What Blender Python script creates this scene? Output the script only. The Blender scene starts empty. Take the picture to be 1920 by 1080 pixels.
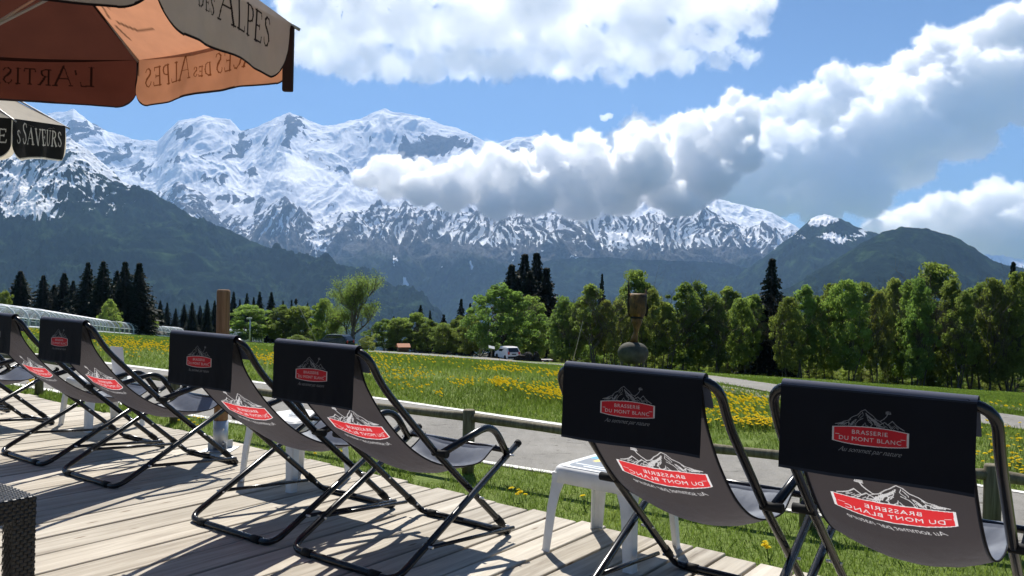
import bpy, bmesh, math, random
import numpy as np
from mathutils import Vector, Matrix
C = bpy.context.scene.collection
SC = bpy.context.scene
R_ = math.radians
# ------------------------------------------------------------------ camera, sky, sun
F, HC, PITCH, ROLL = 1537.0, 1.199, -0.005, 0.023
cd = bpy.data.cameras.new('camera'); cam = bpy.data.objects.new('camera', cd); C.objects.link(cam)
cd.sensor_width = 36; cd.lens = 36 * F / 1920; cd.clip_start = 0.05; cd.clip_end = 90000
cam.matrix_world = Matrix.Translation((0, 0, HC)) @ Matrix.Rotation(math.pi/2 + PITCH, 4, 'X') @ Matrix.Rotation(ROLL, 4, 'Z')
SC.camera = cam
SUN = Vector((-0.12, 1.0, 1.28)).normalized()
SEL = math.asin(SUN.z); SAZ = math.atan2(SUN.x, SUN.y)
sd = bpy.data.lights.new('sun', 'SUN'); sd.energy = 5.0; sd.angle = R_(0.53); sd.color = (1.0, 0.95, 0.87)
sun = bpy.data.objects.new('sun', sd); C.objects.link(sun)
sun.rotation_euler = SUN.to_track_quat('Z', 'Y').to_euler()
W = bpy.data.worlds.new('World'); SC.world = W; W.use_nodes = True
wt = W.node_tree; wb = wt.nodes['Background']
sky = wt.nodes.new('ShaderNodeTexSky'); sky.sky_type = 'NISHITA'; sky.sun_disc = False
sky.sun_elevation = SEL; sky.sun_rotation = SAZ; sky.altitude = 1400; sky.air_density = 1.0; sky.dust_density = 0.2; sky.ozone_density = 3.0
tint = wt.nodes.new('ShaderNodeMix'); tint.data_type = 'RGBA'; tint.blend_type = 'MULTIPLY'; tint.inputs[0].default_value = 1; tint.inputs[7].default_value = (.66, .83, 1.0, 1)
wt.links.new(sky.outputs[0], tint.inputs[6]); wt.links.new(tint.outputs[2], wb.inputs[0]); wb.inputs[1].default_value = 0.056
SC.view_settings.view_transform = 'Standard'; SC.view_settings.look = 'None'
SC.view_settings.exposure = 0.62; SC.view_settings.gamma = 1.0
cy = SC.cycles
cy.max_bounces = 24; cy.diffuse_bounces = 3; cy.glossy_bounces = 3; cy.transmission_bounces = 4
cy.transparent_max_bounces = 12; cy.volume_bounces = 24; cy.use_denoising = True
cy.caustics_reflective = False; cy.caustics_refractive = False
cy.use_adaptive_sampling = True; cy.adaptive_threshold = 0.02

# ------------------------------------------------------------------ helpers
def ray(px, py):
    x, y = px - 960, py - 540
    c, s = math.cos(-ROLL), math.sin(-ROLL)
    x, y = c*x - s*y, s*x + c*y
    v = (x/F, 1.0, -y/F)
    c, s = math.cos(PITCH), math.sin(PITCH)
    v = (v[0], c*v[1] - s*v[2], s*v[1] + c*v[2])
    return v[0]/v[1], v[2]/v[1]
def at(px, py, Y):
    u, w = ray(px, py); return Vector((u*Y, Y, HC + w*Y))
def on_plane(px, py, z=0.0):
    u, w = ray(px, py); Y = (z - HC)/w; return Vector((u*Y, Y, z))
def tag(o, label=None, cat=None, group=None, kind=None):
    for k, v in (('label', label), ('category', cat), ('group', group), ('kind', kind)):
        if v: o[k] = v
    return o
def project(x, y, z):
    zz = z - HC; c, s = math.cos(PITCH), math.sin(PITCH); yy = c*y + s*zz; zv = -s*y + c*zz; px = F*x/yy; py = -F*zv/yy
    c, s = math.cos(ROLL), math.sin(ROLL); return 960 + c*px - s*py, 540 + s*px + c*py
def smooth(a, b, x):
    t = np.clip((x - a)/(b - a), 0, 1); return t*t*(3 - 2*t)
def _h(ix, iy, seed):
    n = (ix.astype(np.int64)*374761393 + iy.astype(np.int64)*668265263 + seed*1442695041) & 0x7fffffff
    n = ((n ^ (n >> 13))*1274126177) & 0x7fffffff
    return ((n ^ (n >> 16)) & 0xffff)/65535.0
def perlin(x, y, seed=0):
    x0 = np.floor(x); y0 = np.floor(y); fx = x - x0; fy = y - y0
    u = fx*fx*fx*(fx*(fx*6 - 15) + 10); v = fy*fy*fy*(fy*(fy*6 - 15) + 10)
    def g(i, j):
        a = _h(x0 + i, y0 + j, seed)*2*np.pi
        return np.cos(a)*(fx - i) + np.sin(a)*(fy - j)
    return 1.41*((g(0,0)*(1-u) + g(1,0)*u)*(1-v) + (g(0,1)*(1-u) + g(1,1)*u)*v)
def fbm(x, y, oct=5, seed=0, gain=.5, lac=2.03):
    s = 0; a = 1; t = 0
    for i in range(oct):
        s = s + a*perlin(x, y, seed + i*17); t += a; a *= gain; x = x*lac + 13.7; y = y*lac + 7.1
    return s/t
def ridged(x, y, oct=5, seed=0, gain=.55, lac=2.07):
    s = 0; a = 1; t = 0; w = 1
    for i in range(oct):
        r = 1 - np.abs(perlin(x, y, seed + i*23)); r = r*r
        s = s + a*r*w; t += a; w = np.clip(r*1.4, 0, 1); a *= gain; x = x*lac + 3.1; y = y*lac + 9.7
    return s/t
def grid_mesh(name, X, Y, Z, mat, attrs=None, smooth_=True):
    n, m = X.shape
    me = bpy.data.meshes.new(name)
    co = np.stack([X, Y, Z], -1).reshape(-1, 3).astype(np.float32)
    i = np.arange(n*m).reshape(n, m)
    q = np.stack([i[:-1,:-1], i[1:,:-1], i[1:,1:], i[:-1,1:]], -1).reshape(-1, 4)
    me.vertices.add(len(co)); me.vertices.foreach_set('co', co.ravel())
    me.loops.add(q.size); me.loops.foreach_set('vertex_index', q.ravel().astype(np.int32))
    me.polygons.add(len(q)); me.polygons.foreach_set('loop_start', np.arange(0, q.size, 4, dtype=np.int32))
    me.polygons.foreach_set('loop_total', np.full(len(q), 4, np.int32))
    if smooth_: me.polygons.foreach_set('use_smooth', np.ones(len(q), bool))
    for k, a in (attrs or {}).items():
        at_ = me.attributes.new(k, 'FLOAT', 'POINT'); at_.data.foreach_set('value', a.ravel().astype(np.float32))
    me.update(calc_edges=True); me.materials.append(mat)
    o = bpy.data.objects.new(name, me); C.objects.link(o); return o
def quads_mesh(name, V, nper, mat, parent=None, mat_idx=None, link=True):
    """V: (N, nper, 3) separate faces"""
    N = len(V); me = bpy.data.meshes.new(name)
    me.vertices.add(N*nper); me.vertices.foreach_set('co', V.reshape(-1).astype(np.float32))
    me.loops.add(N*nper); me.loops.foreach_set('vertex_index', np.arange(N*nper, dtype=np.int32))
    me.polygons.add(N); me.polygons.foreach_set('loop_start', np.arange(0, N*nper, nper, dtype=np.int32))
    me.polygons.foreach_set('loop_total', np.full(N, nper, np.int32))
    if mat_idx is not None: me.polygons.foreach_set('material_index', mat_idx.astype(np.int32))
    me.update(calc_edges=True)
    for m in (mat if isinstance(mat, (list, tuple)) else [mat]): me.materials.append(m)
    if not link: return me
    o = bpy.data.objects.new(name, me); C.objects.link(o)
    if parent: o.parent = parent
    return o
class NT:
    def __init__(s, name):
        s.m = bpy.data.materials.new(name); s.m.use_nodes = True; s.t = s.m.node_tree
        s.b = s.t.nodes['Principled BSDF']; s.out = s.t.nodes['Material Output']
    def n(s, typ, **k):
        nd = s.t.nodes.new(typ)
        for a, v in k.items():
            if a.startswith('i_'):
                nd.inputs[int(a[2:]) if a[2:].isdigit() else a[2:].replace('_', ' ')].default_value = v
            else: setattr(nd, a, v)
        return nd
    def l(s, a, b): s.t.links.new(a, b)
    def noise(s, scale, detail=4, rough=.55, co=None, dist=0):
        nd = s.n('ShaderNodeTexNoise'); nd.inputs['Scale'].default_value = scale; nd.inputs['Detail'].default_value = detail
        nd.inputs['Roughness'].default_value = rough; nd.inputs['Distortion'].default_value = dist
        if co is not None: s.l(co, nd.inputs['Vector'])
        return nd.outputs['Fac']
    def math(s, op, a, b=None, c=None, clamp=False):
        nd = s.n('ShaderNodeMath', operation=op); nd.use_clamp = clamp
        for i, v in enumerate((a, b, c)):
            if v is None: continue
            if isinstance(v, (int, float)): nd.inputs[i].default_value = v
            else: s.l(v, nd.inputs[i])
        return nd.outputs[0]
    def ramp(s, fac, stops):
        nd = s.n('ShaderNodeValToRGB'); cr = nd.color_ramp
        while len(cr.elements) < len(stops): cr.elements.new(.5)
        for e, (p, c) in zip(cr.elements, stops): e.position = p; e.color = (*c, 1) if len(c) == 3 else c
        s.l(fac, nd.inputs[0]); return nd.outputs[0]
    def mix(s, f, a, b, blend='MIX'):
        nd = s.n('ShaderNodeMix', data_type='RGBA', blend_type=blend)
        for i, v in ((0, f), (6, a), (7, b)):
            if isinstance(v, (int, float)): nd.inputs[i].default_value = v
            elif isinstance(v, (tuple, list)): nd.inputs[i].default_value = (*v, 1)
            else: s.l(v, nd.inputs[i])
        return nd.outputs[2]
    def bump(s, h, strength=.3, dist=.01):
        nd = s.n('ShaderNodeBump'); nd.inputs['Strength'].default_value = strength; nd.inputs['Distance'].default_value = dist
        s.l(h, nd.inputs['Height']); s.l(nd.outputs[0], s.b.inputs['Normal'])
    def pos(s): return s.n('ShaderNodeNewGeometry').outputs['Position']
    def obj(s): return s.n('ShaderNodeTexCoord').outputs['Object']
    def scale(s, v, sc):
        nd = s.n('ShaderNodeMapping'); nd.inputs['Scale'].default_value = sc; s.l(v, nd.inputs[0]); return nd.outputs[0]
    def base(s, c, rough=.6, spec=.3, metal=0):
        if isinstance(c, (tuple, list)): s.b.inputs['Base Color'].default_value = (*c, 1)
        else: s.l(c, s.b.inputs['Base Color'])
        s.b.inputs['Roughness'].default_value = rough; s.b.inputs['Specular IOR Level'].default_value = spec
        s.b.inputs['Metallic'].default_value = metal; return s
def plain(name, c, rough=.6, spec=.3, metal=0): return NT(name).base(c, rough, spec, metal).m

# ------------------------------------------------------------------ mountains
def mountain_mat(name, forest_top=1500., rock=(.07,.07,.075), forest=(.013,.022,.013), streak=1.0):
    t = NT(name); P = t.pos(); sep = t.n('ShaderNodeSeparateXYZ'); t.l(P, sep.inputs[0])
    at_ = t.n('ShaderNodeAttribute', attribute_name='snow').outputs['Fac']
    n1 = t.noise(1/160., 6, .65, P); n2 = t.noise(1/900., 5, .6, P); n3 = t.noise(1/30., 3, .6, P)
    s = t.math('ADD', at_, t.math('MULTIPLY', t.math('SUBTRACT', n1, .5), .55*streak))
    s = t.math('ADD', s, t.math('MULTIPLY', t.math('SUBTRACT', n3, .5), .25*streak))
    sn = t.ramp(s, [(.46, (0,0,0)), (.54, (1,1,1))])
    fh = t.math('ADD', sep.outputs[2], t.math('MULTIPLY', t.math('SUBTRACT', n2, .5), 700))
    ff = t.math('DIVIDE', t.math('SUBTRACT', forest_top, fh), 220, clamp=True)
    fcol = t.ramp(n1, [(.32, tuple(c*.45 for c in forest)), (.52, forest), (.62, (forest[0]*2.6, forest[1]*2.5, forest[2]*1.6)), (.72, (forest[0]*5, forest[1]*4.6, forest[2]*2.6))])
    rcol = t.ramp(n3, [(.3, tuple(c*.55 for c in rock)), (.7, tuple(c*1.6 for c in rock))])
    ground = t.mix(ff, rcol, fcol)
    col = t.mix(sn, ground, (.86, .87, .90))
    t.base(col, .95, 0.0); t.bump(t.math('ADD', n1, t.math('MULTIPLY', n3, .3)), .6, 40)
    return t.m
def ridge(name, label, crest, run, mat, nx=700, ns=220, base=-650., seed=1, amp=160., gx=420., jag=35., prof=1.15,
          snowline=900., snowband=500., steep=1.15, kind='structure', gully=2.6, depth_back=900., rough=1.0, bumps=(), fine=1.0, patches=(), altw=.6, hol=.5, k=4, nw=.5):
    """a mountain ridge standing at its real distance: crest = (px, py, metres away)"""
    U = []; Zc = []; D = []
    for px, py, d in crest:
        u, w = ray(px, py); U.append(u); Zc.append(HC + w*d); D.append(d)
    u = np.linspace(U[0], U[-1], nx); zc = np.interp(u, U, Zc); dd = np.interp(u, U, D)
    s = np.concatenate([np.linspace(-1, 0, 14)[:-1]**1, np.linspace(0, 1, ns)**1.15])
    S, Ug = np.meshgrid(s, u, indexing='ij'); ZC = np.broadcast_to(zc, S.shape); DD = np.broadcast_to(dd, S.shape)
    Yg = np.where(S >= 0, DD - S*run, DD - S*depth_back); Xg = Ug*DD*(1 + 0*S); Xg = Ug*Yg
    sp = np.clip(S, 0, 1); pr = (1 - sp)**prof
    Z = base + (ZC - base)*np.where(S >= 0, pr, 1 + S*.55)
    wx = fbm(Xg/1500, Yg/1500, 3, seed + 5)*500; wy = fbm(Xg/1500 + 40, Yg/1500, 3, seed + 9)*500
    g = ridged((Xg + wx*1.1)/(gx*2.2), (Yg + wy)/(gx*2.2*gully), 6, seed, .55)
    g2 = ridged((Xg + wx)/(gx*.45), (Yg + wy)/(gx*.45*1.6), 5, seed + 3, .6)
    win = smooth(0.0, .10, sp)*.85 + .15
    fade = smooth(1.0, .75, sp)
    dz = ((g - .45)*amp*2.2 + (g2 - .45)*amp*.55*fine)*win*fade
    cr = fbm(Xg/(gx*.35), Yg/(gx*.35), 5, seed + 31, .6)*jag*(1 - smooth(0, .25, sp))*(1 - .0*S)
    Z = Z + dz + cr
    for bx, by, bd, wl, wr, bs in bumps:      # spurs and lesser peaks standing out from the face
        bu, bw = ray(bx, by); zt = HC + bw*bd; x0 = bu*bd
        lx = (Xg - x0) + fbm(Xg/400, Yg/400, 4, seed + 77)*90; ly = Yg - bd
        dl = np.where(lx < 0, -lx/wl, lx/wr)
        front = np.where(ly < 0, -ly/bs, ly/(bs*.6))
        cone = zt - 1.0*(dl + front + .0)*1.0
        Z = np.maximum(Z, cone + (g2 - .5)*amp*1.0 + (g - .5)*amp*.6)
    gy = np.gradient(Z, axis=0)/np.where(np.abs(np.gradient(Yg, axis=0)) < 1e-3, 1e-3, np.gradient(Yg, axis=0))
    gxx = np.gradient(Z, axis=1)/np.gradient(Xg, axis=1)
    slope = np.sqrt(gy**2 + gxx**2)
    # concavity: gullies hold snow
    Zb = Z.copy()
    for ax in (1, 0):
        acc = np.zeros_like(Z)
        for o_ in range(-k, k + 1): acc += np.roll(Z, o_, axis=ax) if ax == 1 else np.roll(Z, o_, axis=0)
        if ax == 1: hollow = acc/(2*k + 1) - Z
    n = fbm(Xg/700, Yg/700, 5, seed + 50)
    alt = (Z - snowline)/snowband
    low = np.clip((alt + 1.1)/.9, 0, 1)
    # bare cliffs and snowfields known to lie at certain places on the mountain
    PX, PY = project(Xg, Yg, Z); wob = fbm(Xg/330, Yg/330, 4, seed + 61)*22; wob2 = fbm(Xg/330 + 50, Yg/330, 4, seed + 66)*16; pt = 0*Z
    for cx, cy_, rx, ry, am in patches: pt = pt + am*np.exp(-(((PX - cx + wob)/rx)**2 + ((PY - cy_ + wob2)/ry)**2)**1.5)
    snow = .5 + altw*np.clip(alt, -1.6, 1.0) + (n*nw + np.clip(hollow/9., -hol, hol)*rough)*low - np.clip(slope - steep, -.3, 1.2)*.45*rough + pt
    o = grid_mesh(name, Xg, Yg, Z, mat, {'snow': snow})
    return tag(o, label, None, None, kind)
CR = {}
M_far = mountain_mat('mat_massif', 700.)
M_mid = mountain_mat('mat_spurs', 420., rock=(.095,.095,.10))
M_low = mountain_mat('mat_lower', 1100., forest=(.010,.018,.012))
ridge('snow_massif', 'high snow covered massif filling the middle of the horizon',
  [(-260,330,15500),(0,270,15500),(90,215,15500),(138,204,15500),(170,232,15400),(215,250,15400),(265,262,15300),(295,262,15300),(335,228,15200),(380,219,15200),(432,224,15200),(452,245,15200),
   (480,238,15300),(512,222,15300),(543,212,15300),(575,224,15400),(605,238,15400),(640,232,15600),(680,222,15800),(720,205,16000),(755,214,16000),(800,224,15900),(850,240,15600),(885,250,15400),
   (925,270,15200),(960,262,15200),(1010,254,15200),(1050,268,15200),(1100,300,15000),(1180,330,15000),(1260,350,15000),(1340,372,14800),(1400,388,14800),(1440,396,14800),(1500,428,14800),(1560,460,14800),(1750,520,14800)],
  5200, M_far, 1100, 330, seed=11, amp=215, gx=900, jag=50, prof=1.0, snowline=700, snowband=900, steep=1.1, rough=.36, fine=.55, altw=.55, nw=.35, k=7,
  patches=[(165,238,44,22,-.75),(238,280,46,18,-.7),(200,300,40,20,-.5),(345,246,26,16,-.6),(455,268,18,34,-.95),(548,246,22,30,-.85),(600,262,34,9,-.6),(400,290,46,9,-.6),(500,270,24,14,-.5),(790,276,56,26,-.95),(850,268,44,14,-.7),(742,300,36,9,-.6),(690,262,34,8,-.4),(960,288,34,14,-.7),(1022,285,40,16,-.7),(640,318,44,9,-.6),(470,322,34,10,-.6),(398,335,30,12,-.7),(270,318,34,18,-.7),(330,300,30,9,-.5),(720,345,60,10,-.5),(585,300,30,8,-.5),(880,300,30,10,-.5),(120,262,30,14,-.4),(440,372,40,9,-.5)],
  bumps=())
ridge('rocky_spurs', 'rock and snow spurs below the massif',
  [(150,420,12500),(260,380,12500),(330,345,12500),(378,362,12400),(420,400,12300),(470,405,12000),(535,364,12000),(590,410,12000),(640,398,12000),(700,392,12200),(760,386,12300),(840,398,12200),(900,402,12000),(960,404,12000),(1000,392,12000),(1040,400,12000),(1090,408,12000),(1140,402,12200),(1200,410,12400),
   (1260,394,12600),(1320,392,12600),(1370,424,12400),(1430,428,12400),(1500,432,12400),(1560,480,12400),(1650,520,12400)],
  4200, M_mid, 1000, 300, seed=23, amp=235, gx=480, jag=42, prof=1.05, snowline=900, snowband=480, steep=1.2, fine=.85, rough=1.1, altw=.42, nw=.6, hol=.85,
  patches=[(600,440,24,50,.9),(625,400,30,22,.5),(752,532,9,14,1.3),(740,500,5,24,.9),(1088,500,7,16,1.1),(1078,485,5,12,1.0),(1102,508,12,7,1.0),(880,500,5,14,.9),(830,505,5,12,.8),(1020,470,10,16,.5),(960,480,6,12,.7),(1190,446,60,13,.9),(1240,430,50,16,.6),(1130,462,40,9,.6),(930,450,40,13,.5),(1000,430,60,20,.35),(860,430,44,16,.4),(750,430,40,20,.3),(1310,452,50,12,.6),(1390,410,40,14,.5),(1460,415,40,14,.6),(430,430,30,14,.4),(535,410,34,40,-.25),(380,380,26,18,-.5),(700,470,60,16,-.3),(1340,470,60,10,-.3)])
ridge('wooded_slopes', 'wooded lower slopes under the spurs',
  [(560,640,9800),(700,575,9600),(820,560,9500),(900,520,9400),(980,500,9300),(1060,486,9200),(1140,484,9200),(1240,488,9200),(1330,490,9300),(1372,494,9300),(1430,520,9300),(1520,560,9300),(1650,600,9300)],
  3000, M_low, 600, 160, seed=37, amp=110, gx=300, jag=25, snowline=1500, snowband=500)
ridge('left_mountain', 'dark wooded mountain with a snowy top at the left',
  [(-420,250,6400),(-200,262,6300),(-60,300,6200),(30,280,6200),(90,262,6200),(130,256,6200),(160,276,6200),(200,310,6200),(235,340,6200),(300,372,6200),(360,402,6200),(440,438,6200),(500,466,6200),(560,482,6200),(620,492,6200),(680,506,6200),(740,540,6200),(790,556,6200),(822,600,6200),(850,650,6200)],
  2700, M_low, 800, 300, seed=41, amp=110, gx=260, jag=20, snowline=760, snowband=420, base=-600, prof=1.05, rough=1.0, altw=.35, hol=.5, nw=.3,
  patches=[(40,350,80,44,.75),(130,285,40,34,.45),(170,340,50,40,.30),(215,385,36,22,.1),(60,398,70,16,.5),(20,300,60,26,.4),(300,400,60,30,-.5),(420,440,80,30,-.6)])
ridge('pointed_peak', 'pointed wooded peak with a snowy top at the right',
  [(1180,600,8200),(1300,560,8200),(1380,520,8200),(1440,478,8200),(1490,438,8200),(1525,410,8200),(1546,404,8200),(1580,414,8200),(1620,432,8200),(1660,444,8200),(1720,480,8200),(1800,540,8200)],
  3000, M_low, 500, 200, seed=53, amp=110, gx=260, jag=14, snowline=1000, snowband=260, base=-600, altw=.3,
  patches=[(1545,412,26,12,.8),(1500,440,22,8,.5),(1570,446,34,9,.75),(1610,438,20,6,.4),(1440,470,20,6,.3)])
ridge('rounded_mountain', 'dark rounded wooded mountain at the right',
  [(1330,620,5200),(1440,560,5200),(1540,505,5200),(1620,455,5200),(1655,436,5200),(1690,426,5200),(1740,428,5200),(1790,442,5200),(1830,466,5200),(1862,490,5200),(1890,498,5200),(1940,506,5200),(2060,540,5200),(2200,570,5200)],
  2200, M_low, 500, 200, seed=61, amp=70, gx=240, jag=16, snowline=2500, snowband=400, base=-500)
ridge('far_snow_ridge', 'far snowy ridge at the right edge',
  [(1700,520,17500),(1800,490,17500),(1850,478,17500),(1880,478,17500),(1920,488,17500),(2050,470,17500),(2250,500,17500)],
  4000, M_far, 300, 80, seed=71, amp=150, gx=400, jag=50, snowline=300, snowband=600)


# ------------------------------------------------------------------ ground
GZ = -0.35
def terrain(x, y):
    w = y + .46*x - 13.0
    s = np.where(w > 0, w*w/(w + 2.5), 0)
    z = GZ - .0915*np.minimum(s, 215) - .32*np.clip(s - 215, 0, 2300)
    return np.where(y < 0, GZ + 0*x, z)
def on_ground(px, py):
    u, w = ray(px, py); a, b = 2.0, 240.0
    for _ in range(60):
        m = (a + b)/2
        if HC + w*m > float(terrain(np.float64(u*m), np.float64(m))): a = m
        else: b = m
    return Vector((u*a, a, float(terrain(np.float64(u*a), np.float64(a)))))
def stand(px, Y):
    u, w = ray(px, 600); x = u*Y; return Vector((x, Y, float(terrain(np.float64(x), np.float64(Y)))))
def grass_ground():
    t = NT('meadow_ground'); P = t.pos()
    a = t.noise(.35, 5, .6, P); b = t.noise(3.0, 4, .6, P); c = t.noise(22, 3, .6, P)
    f = t.math('ADD', t.math('MULTIPLY', a, .55), t.math('ADD', t.math('MULTIPLY', b, .3), t.math('MULTIPLY', c, .3)))
    col = t.ramp(f, [(.38, (.065, .095, .022)), (.55, (.125, .175, .038)), (.70, (.175, .215, .060)), (.8, (.20, .19, .09))])
    t.base(col, .9, .1); t.bump(t.math('ADD', b, c), .7, .05); return t.m
M_ground = grass_ground()
th = np.linspace(-math.pi, math.pi, 541); rr = np.concatenate([[0.0], np.geomspace(.6, 27000, 300)])
RR, TH = np.meshgrid(rr, th, indexing='ij'); GX, GY = RR*np.sin(TH), RR*np.cos(TH)
GZZ = terrain(GX, GY) + fbm(GX/9, GY/9, 3, 5)*.06*np.clip((RR - 9)/20, 0, 4)
tag(grid_mesh('ground', GX, GY, GZZ, M_ground), kind='structure')

def strip(name, up, lo, mat, off, kind='structure', n=160, wob=0, label=None):
    U = [on_ground(*p) for p in up]; L = [on_ground(*p) for p in lo]
    def res(P):
        P = np.array(P); k = np.arange(len(P)); kk = np.linspace(0, len(P) - 1, n); return np.stack([np.interp(kk, k, P[:, i]) for i in range(3)], 1)
    U, L = res(U), res(L); m = 9; tt = np.linspace(0, 1, m)
    A = U[:, None]*(1 - tt[None, :, None]) + L[:, None]*tt[None, :, None]
    if wob:
        e = fbm(np.arange(n)*.35, 0*np.arange(n), 3, 4)*wob; A[:, 0, 1] += e; A[:, -1, 1] += e[::-1]
    Z = terrain(A[..., 0], A[..., 1]) + fbm(A[...,0]/9, A[...,1]/9, 3, 5)*.06*np.clip((np.hypot(A[...,0], A[...,1]) - 9)/20, 0, 4) + off
    return tag(grid_mesh(name, A[..., 0], A[..., 1], Z, mat), label, kind=kind)
def asphalt():
    t = NT('pale_asphalt'); P = t.pos(); a = t.noise(1.2, 5, .6, P); b = t.noise(90, 3, .7, P); c = t.noise(9, 4, .7, t.scale(P, (1, .35, 1)))
    col = t.ramp(t.math('ADD', t.math('MULTIPLY', a, .45), t.math('MULTIPLY', c, .3)), [(.30, (.13, .123, .11)), (.42, (.24, .228, .205)), (.5, (.30, .285, .26))])
    col = t.mix(.5, col, t.ramp(b, [(.3, (.12, .115, .105)), (.65, (.40, .385, .35))]))
    crk = t.ramp(t.noise(5, 6, .75, t.scale(P, (.6, 2.4, 1)), 1.2), [(.37, (.40, .39, .37)), (.41, (1, 1, 1))])
    t.base(t.mix(1.0, col, crk, 'MULTIPLY'), .9, .2); t.bump(b, .4, .01); return t.m
M_asph = asphalt()
def paint():
    t = NT('worn_white_paint'); P = t.pos(); n = t.noise(25, 4, .7, P)
    t.base(t.ramp(n, [(.36, (.36, .35, .32)), (.5, (.78, .77, .72))]), .7); return t.m
M_paint = paint()
NEAR = [(-60,708),(60,726),(255,763),(560,812),(905,867),(1020,885),(1540,968),(1844,1017),(2150,1066),(2700,1154)]
FAR = [(-60,650),(95,669),(400,708),(731,752),(1066,800),(1469,854),(1836,913),(2150,962),(2700,1048)]
def seg(P, k0=0, k1=1):
    P = np.array(P, float); k = np.linspace(0, 1, len(P)); kk = np.linspace(k0, k1, 24)
    return list(zip(np.interp(kk, k, P[:, 0]), np.interp(kk, k, P[:, 1])))
Nn, Ff = [], []
for x in np.linspace(-60, 2700, 36):
    Nn.append((x, np.interp(x, [p[0] for p in NEAR], [p[1] for p in NEAR]))); Ff.append((x, np.interp(x, [p[0] for p in FAR], [p[1] for p in FAR])))
strip('path', [(x, y - 3) for x, y in Ff], [(x, y + 3) for x, y in Nn], M_asph, .006)
strip('path_line', [(x, y - 2.6) for x, y in Ff], [(x, y + .6 + .8*(x > 900)) for x, y in Ff], M_paint, .011)
strip('path_line', [(x, y - 1.8) for x, y in Nn], [(x, y + 2.4) for x, y in Nn], M_paint, .011)
UP = [(690,656),(850,664),(960,672),(1060,680),(1200,693),(1340,706),(1450,722),(1560,738),(1700,754),(1830,771),(1920,784),(2100,806)]
LO = [(690,661),(850,671),(960,679),(1060,687),(1200,702),(1340,719),(1450,739),(1560,757),(1700,776),(1830,795),(1920,808),(2100,832)]
strip('road', UP, LO, M_asph, .02, n=200)
t = NT('pale_gravel'); P = t.pos(); t.base(t.ramp(t.noise(2.5, 6, .7, P), [(.42, (.09, .12, .03)), (.55, (.30, .28, .22)), (.7, (.42, .40, .34))]), .95, .1); M_grav = t.m
strip('gravel_track', [(1780,746),(1840,755),(1920,767),(2060,785)], [(1780,749),(1840,760),(1920,774),(2060,794)], M_grav, .02, wob=.3)
strip('gravel_verge', [(1335,722),(1400,732),(1470,745),(1560,762)], [(1335,733),(1400,744),(1470,752),(1560,766)], M_grav, .016, wob=.5)
strip('gravel_verge', [(860,657),(960,662),(1090,672),(1200,682)], [(860,661),(960,667),(1090,676),(1200,686)], M_grav, .016, wob=.8)

# deck
EV = Vector((.795, -.606, 0)).normalized(); NV = Vector((.606, .795, 0)).normalized()
def wood_mat(name, c0, c1, c2, sc=(26, 1.6, 26)):
    t = NT(name); O = t.obj(); r = t.n('ShaderNodeAttribute', attribute_name='board').outputs['Fac']
    off = t.n('ShaderNodeCombineXYZ'); t.l(t.math('MULTIPLY', r, 37), off.inputs[1]); t.l(t.math('MULTIPLY', r, 91), off.inputs[0])
    va = t.n('ShaderNodeVectorMath', operation='ADD'); t.l(O, va.inputs[0]); t.l(off.outputs[0], va.inputs[1])
    g = t.noise(1, 6, .65, t.scale(va.outputs[0], sc), .6); k = t.noise(2.2, 4, .6, va.outputs[0]); h = t.noise(1, 4, .7, t.scale(va.outputs[0], (sc[0]*3.5, sc[1]*1.2, sc[2])))
    col = t.ramp(g, [(.30, c0), (.5, c1), (.68, c2)])
    col = t.mix(t.math('MULTIPLY', k, .8), col, t.ramp(r, [(0, tuple(c*.58 for c in c1)), (.5, c1), (1, tuple(min(1, c*1.15) for c in c2))]))
    crack = t.ramp(h, [(.27, (.30, .25, .21)), (.35, (1, 1, 1))])
    vo = t.n('ShaderNodeTexVoronoi'); vo.inputs['Scale'].default_value = 1; t.l(t.scale(va.outputs[0], (9, 2.2, 9)), vo.inputs['Vector']); kn = t.ramp(vo.outputs['Distance'], [(.035, (.38, .30, .24)), (.085, (1, 1, 1))])
    col = t.mix(1.0, col, kn, 'MULTIPLY')
    t.base(t.mix(1.0, col, crack, 'MULTIPLY'), .8, .25); t.bump(t.math('ADD', g, t.math('MULTIPLY', h, .5)), .35, .004); return t.m
M_deck = wood_mat('weathered_deck_wood', (.22, .185, .145), (.43, .385, .315), (.62, .57, .485))
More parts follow.
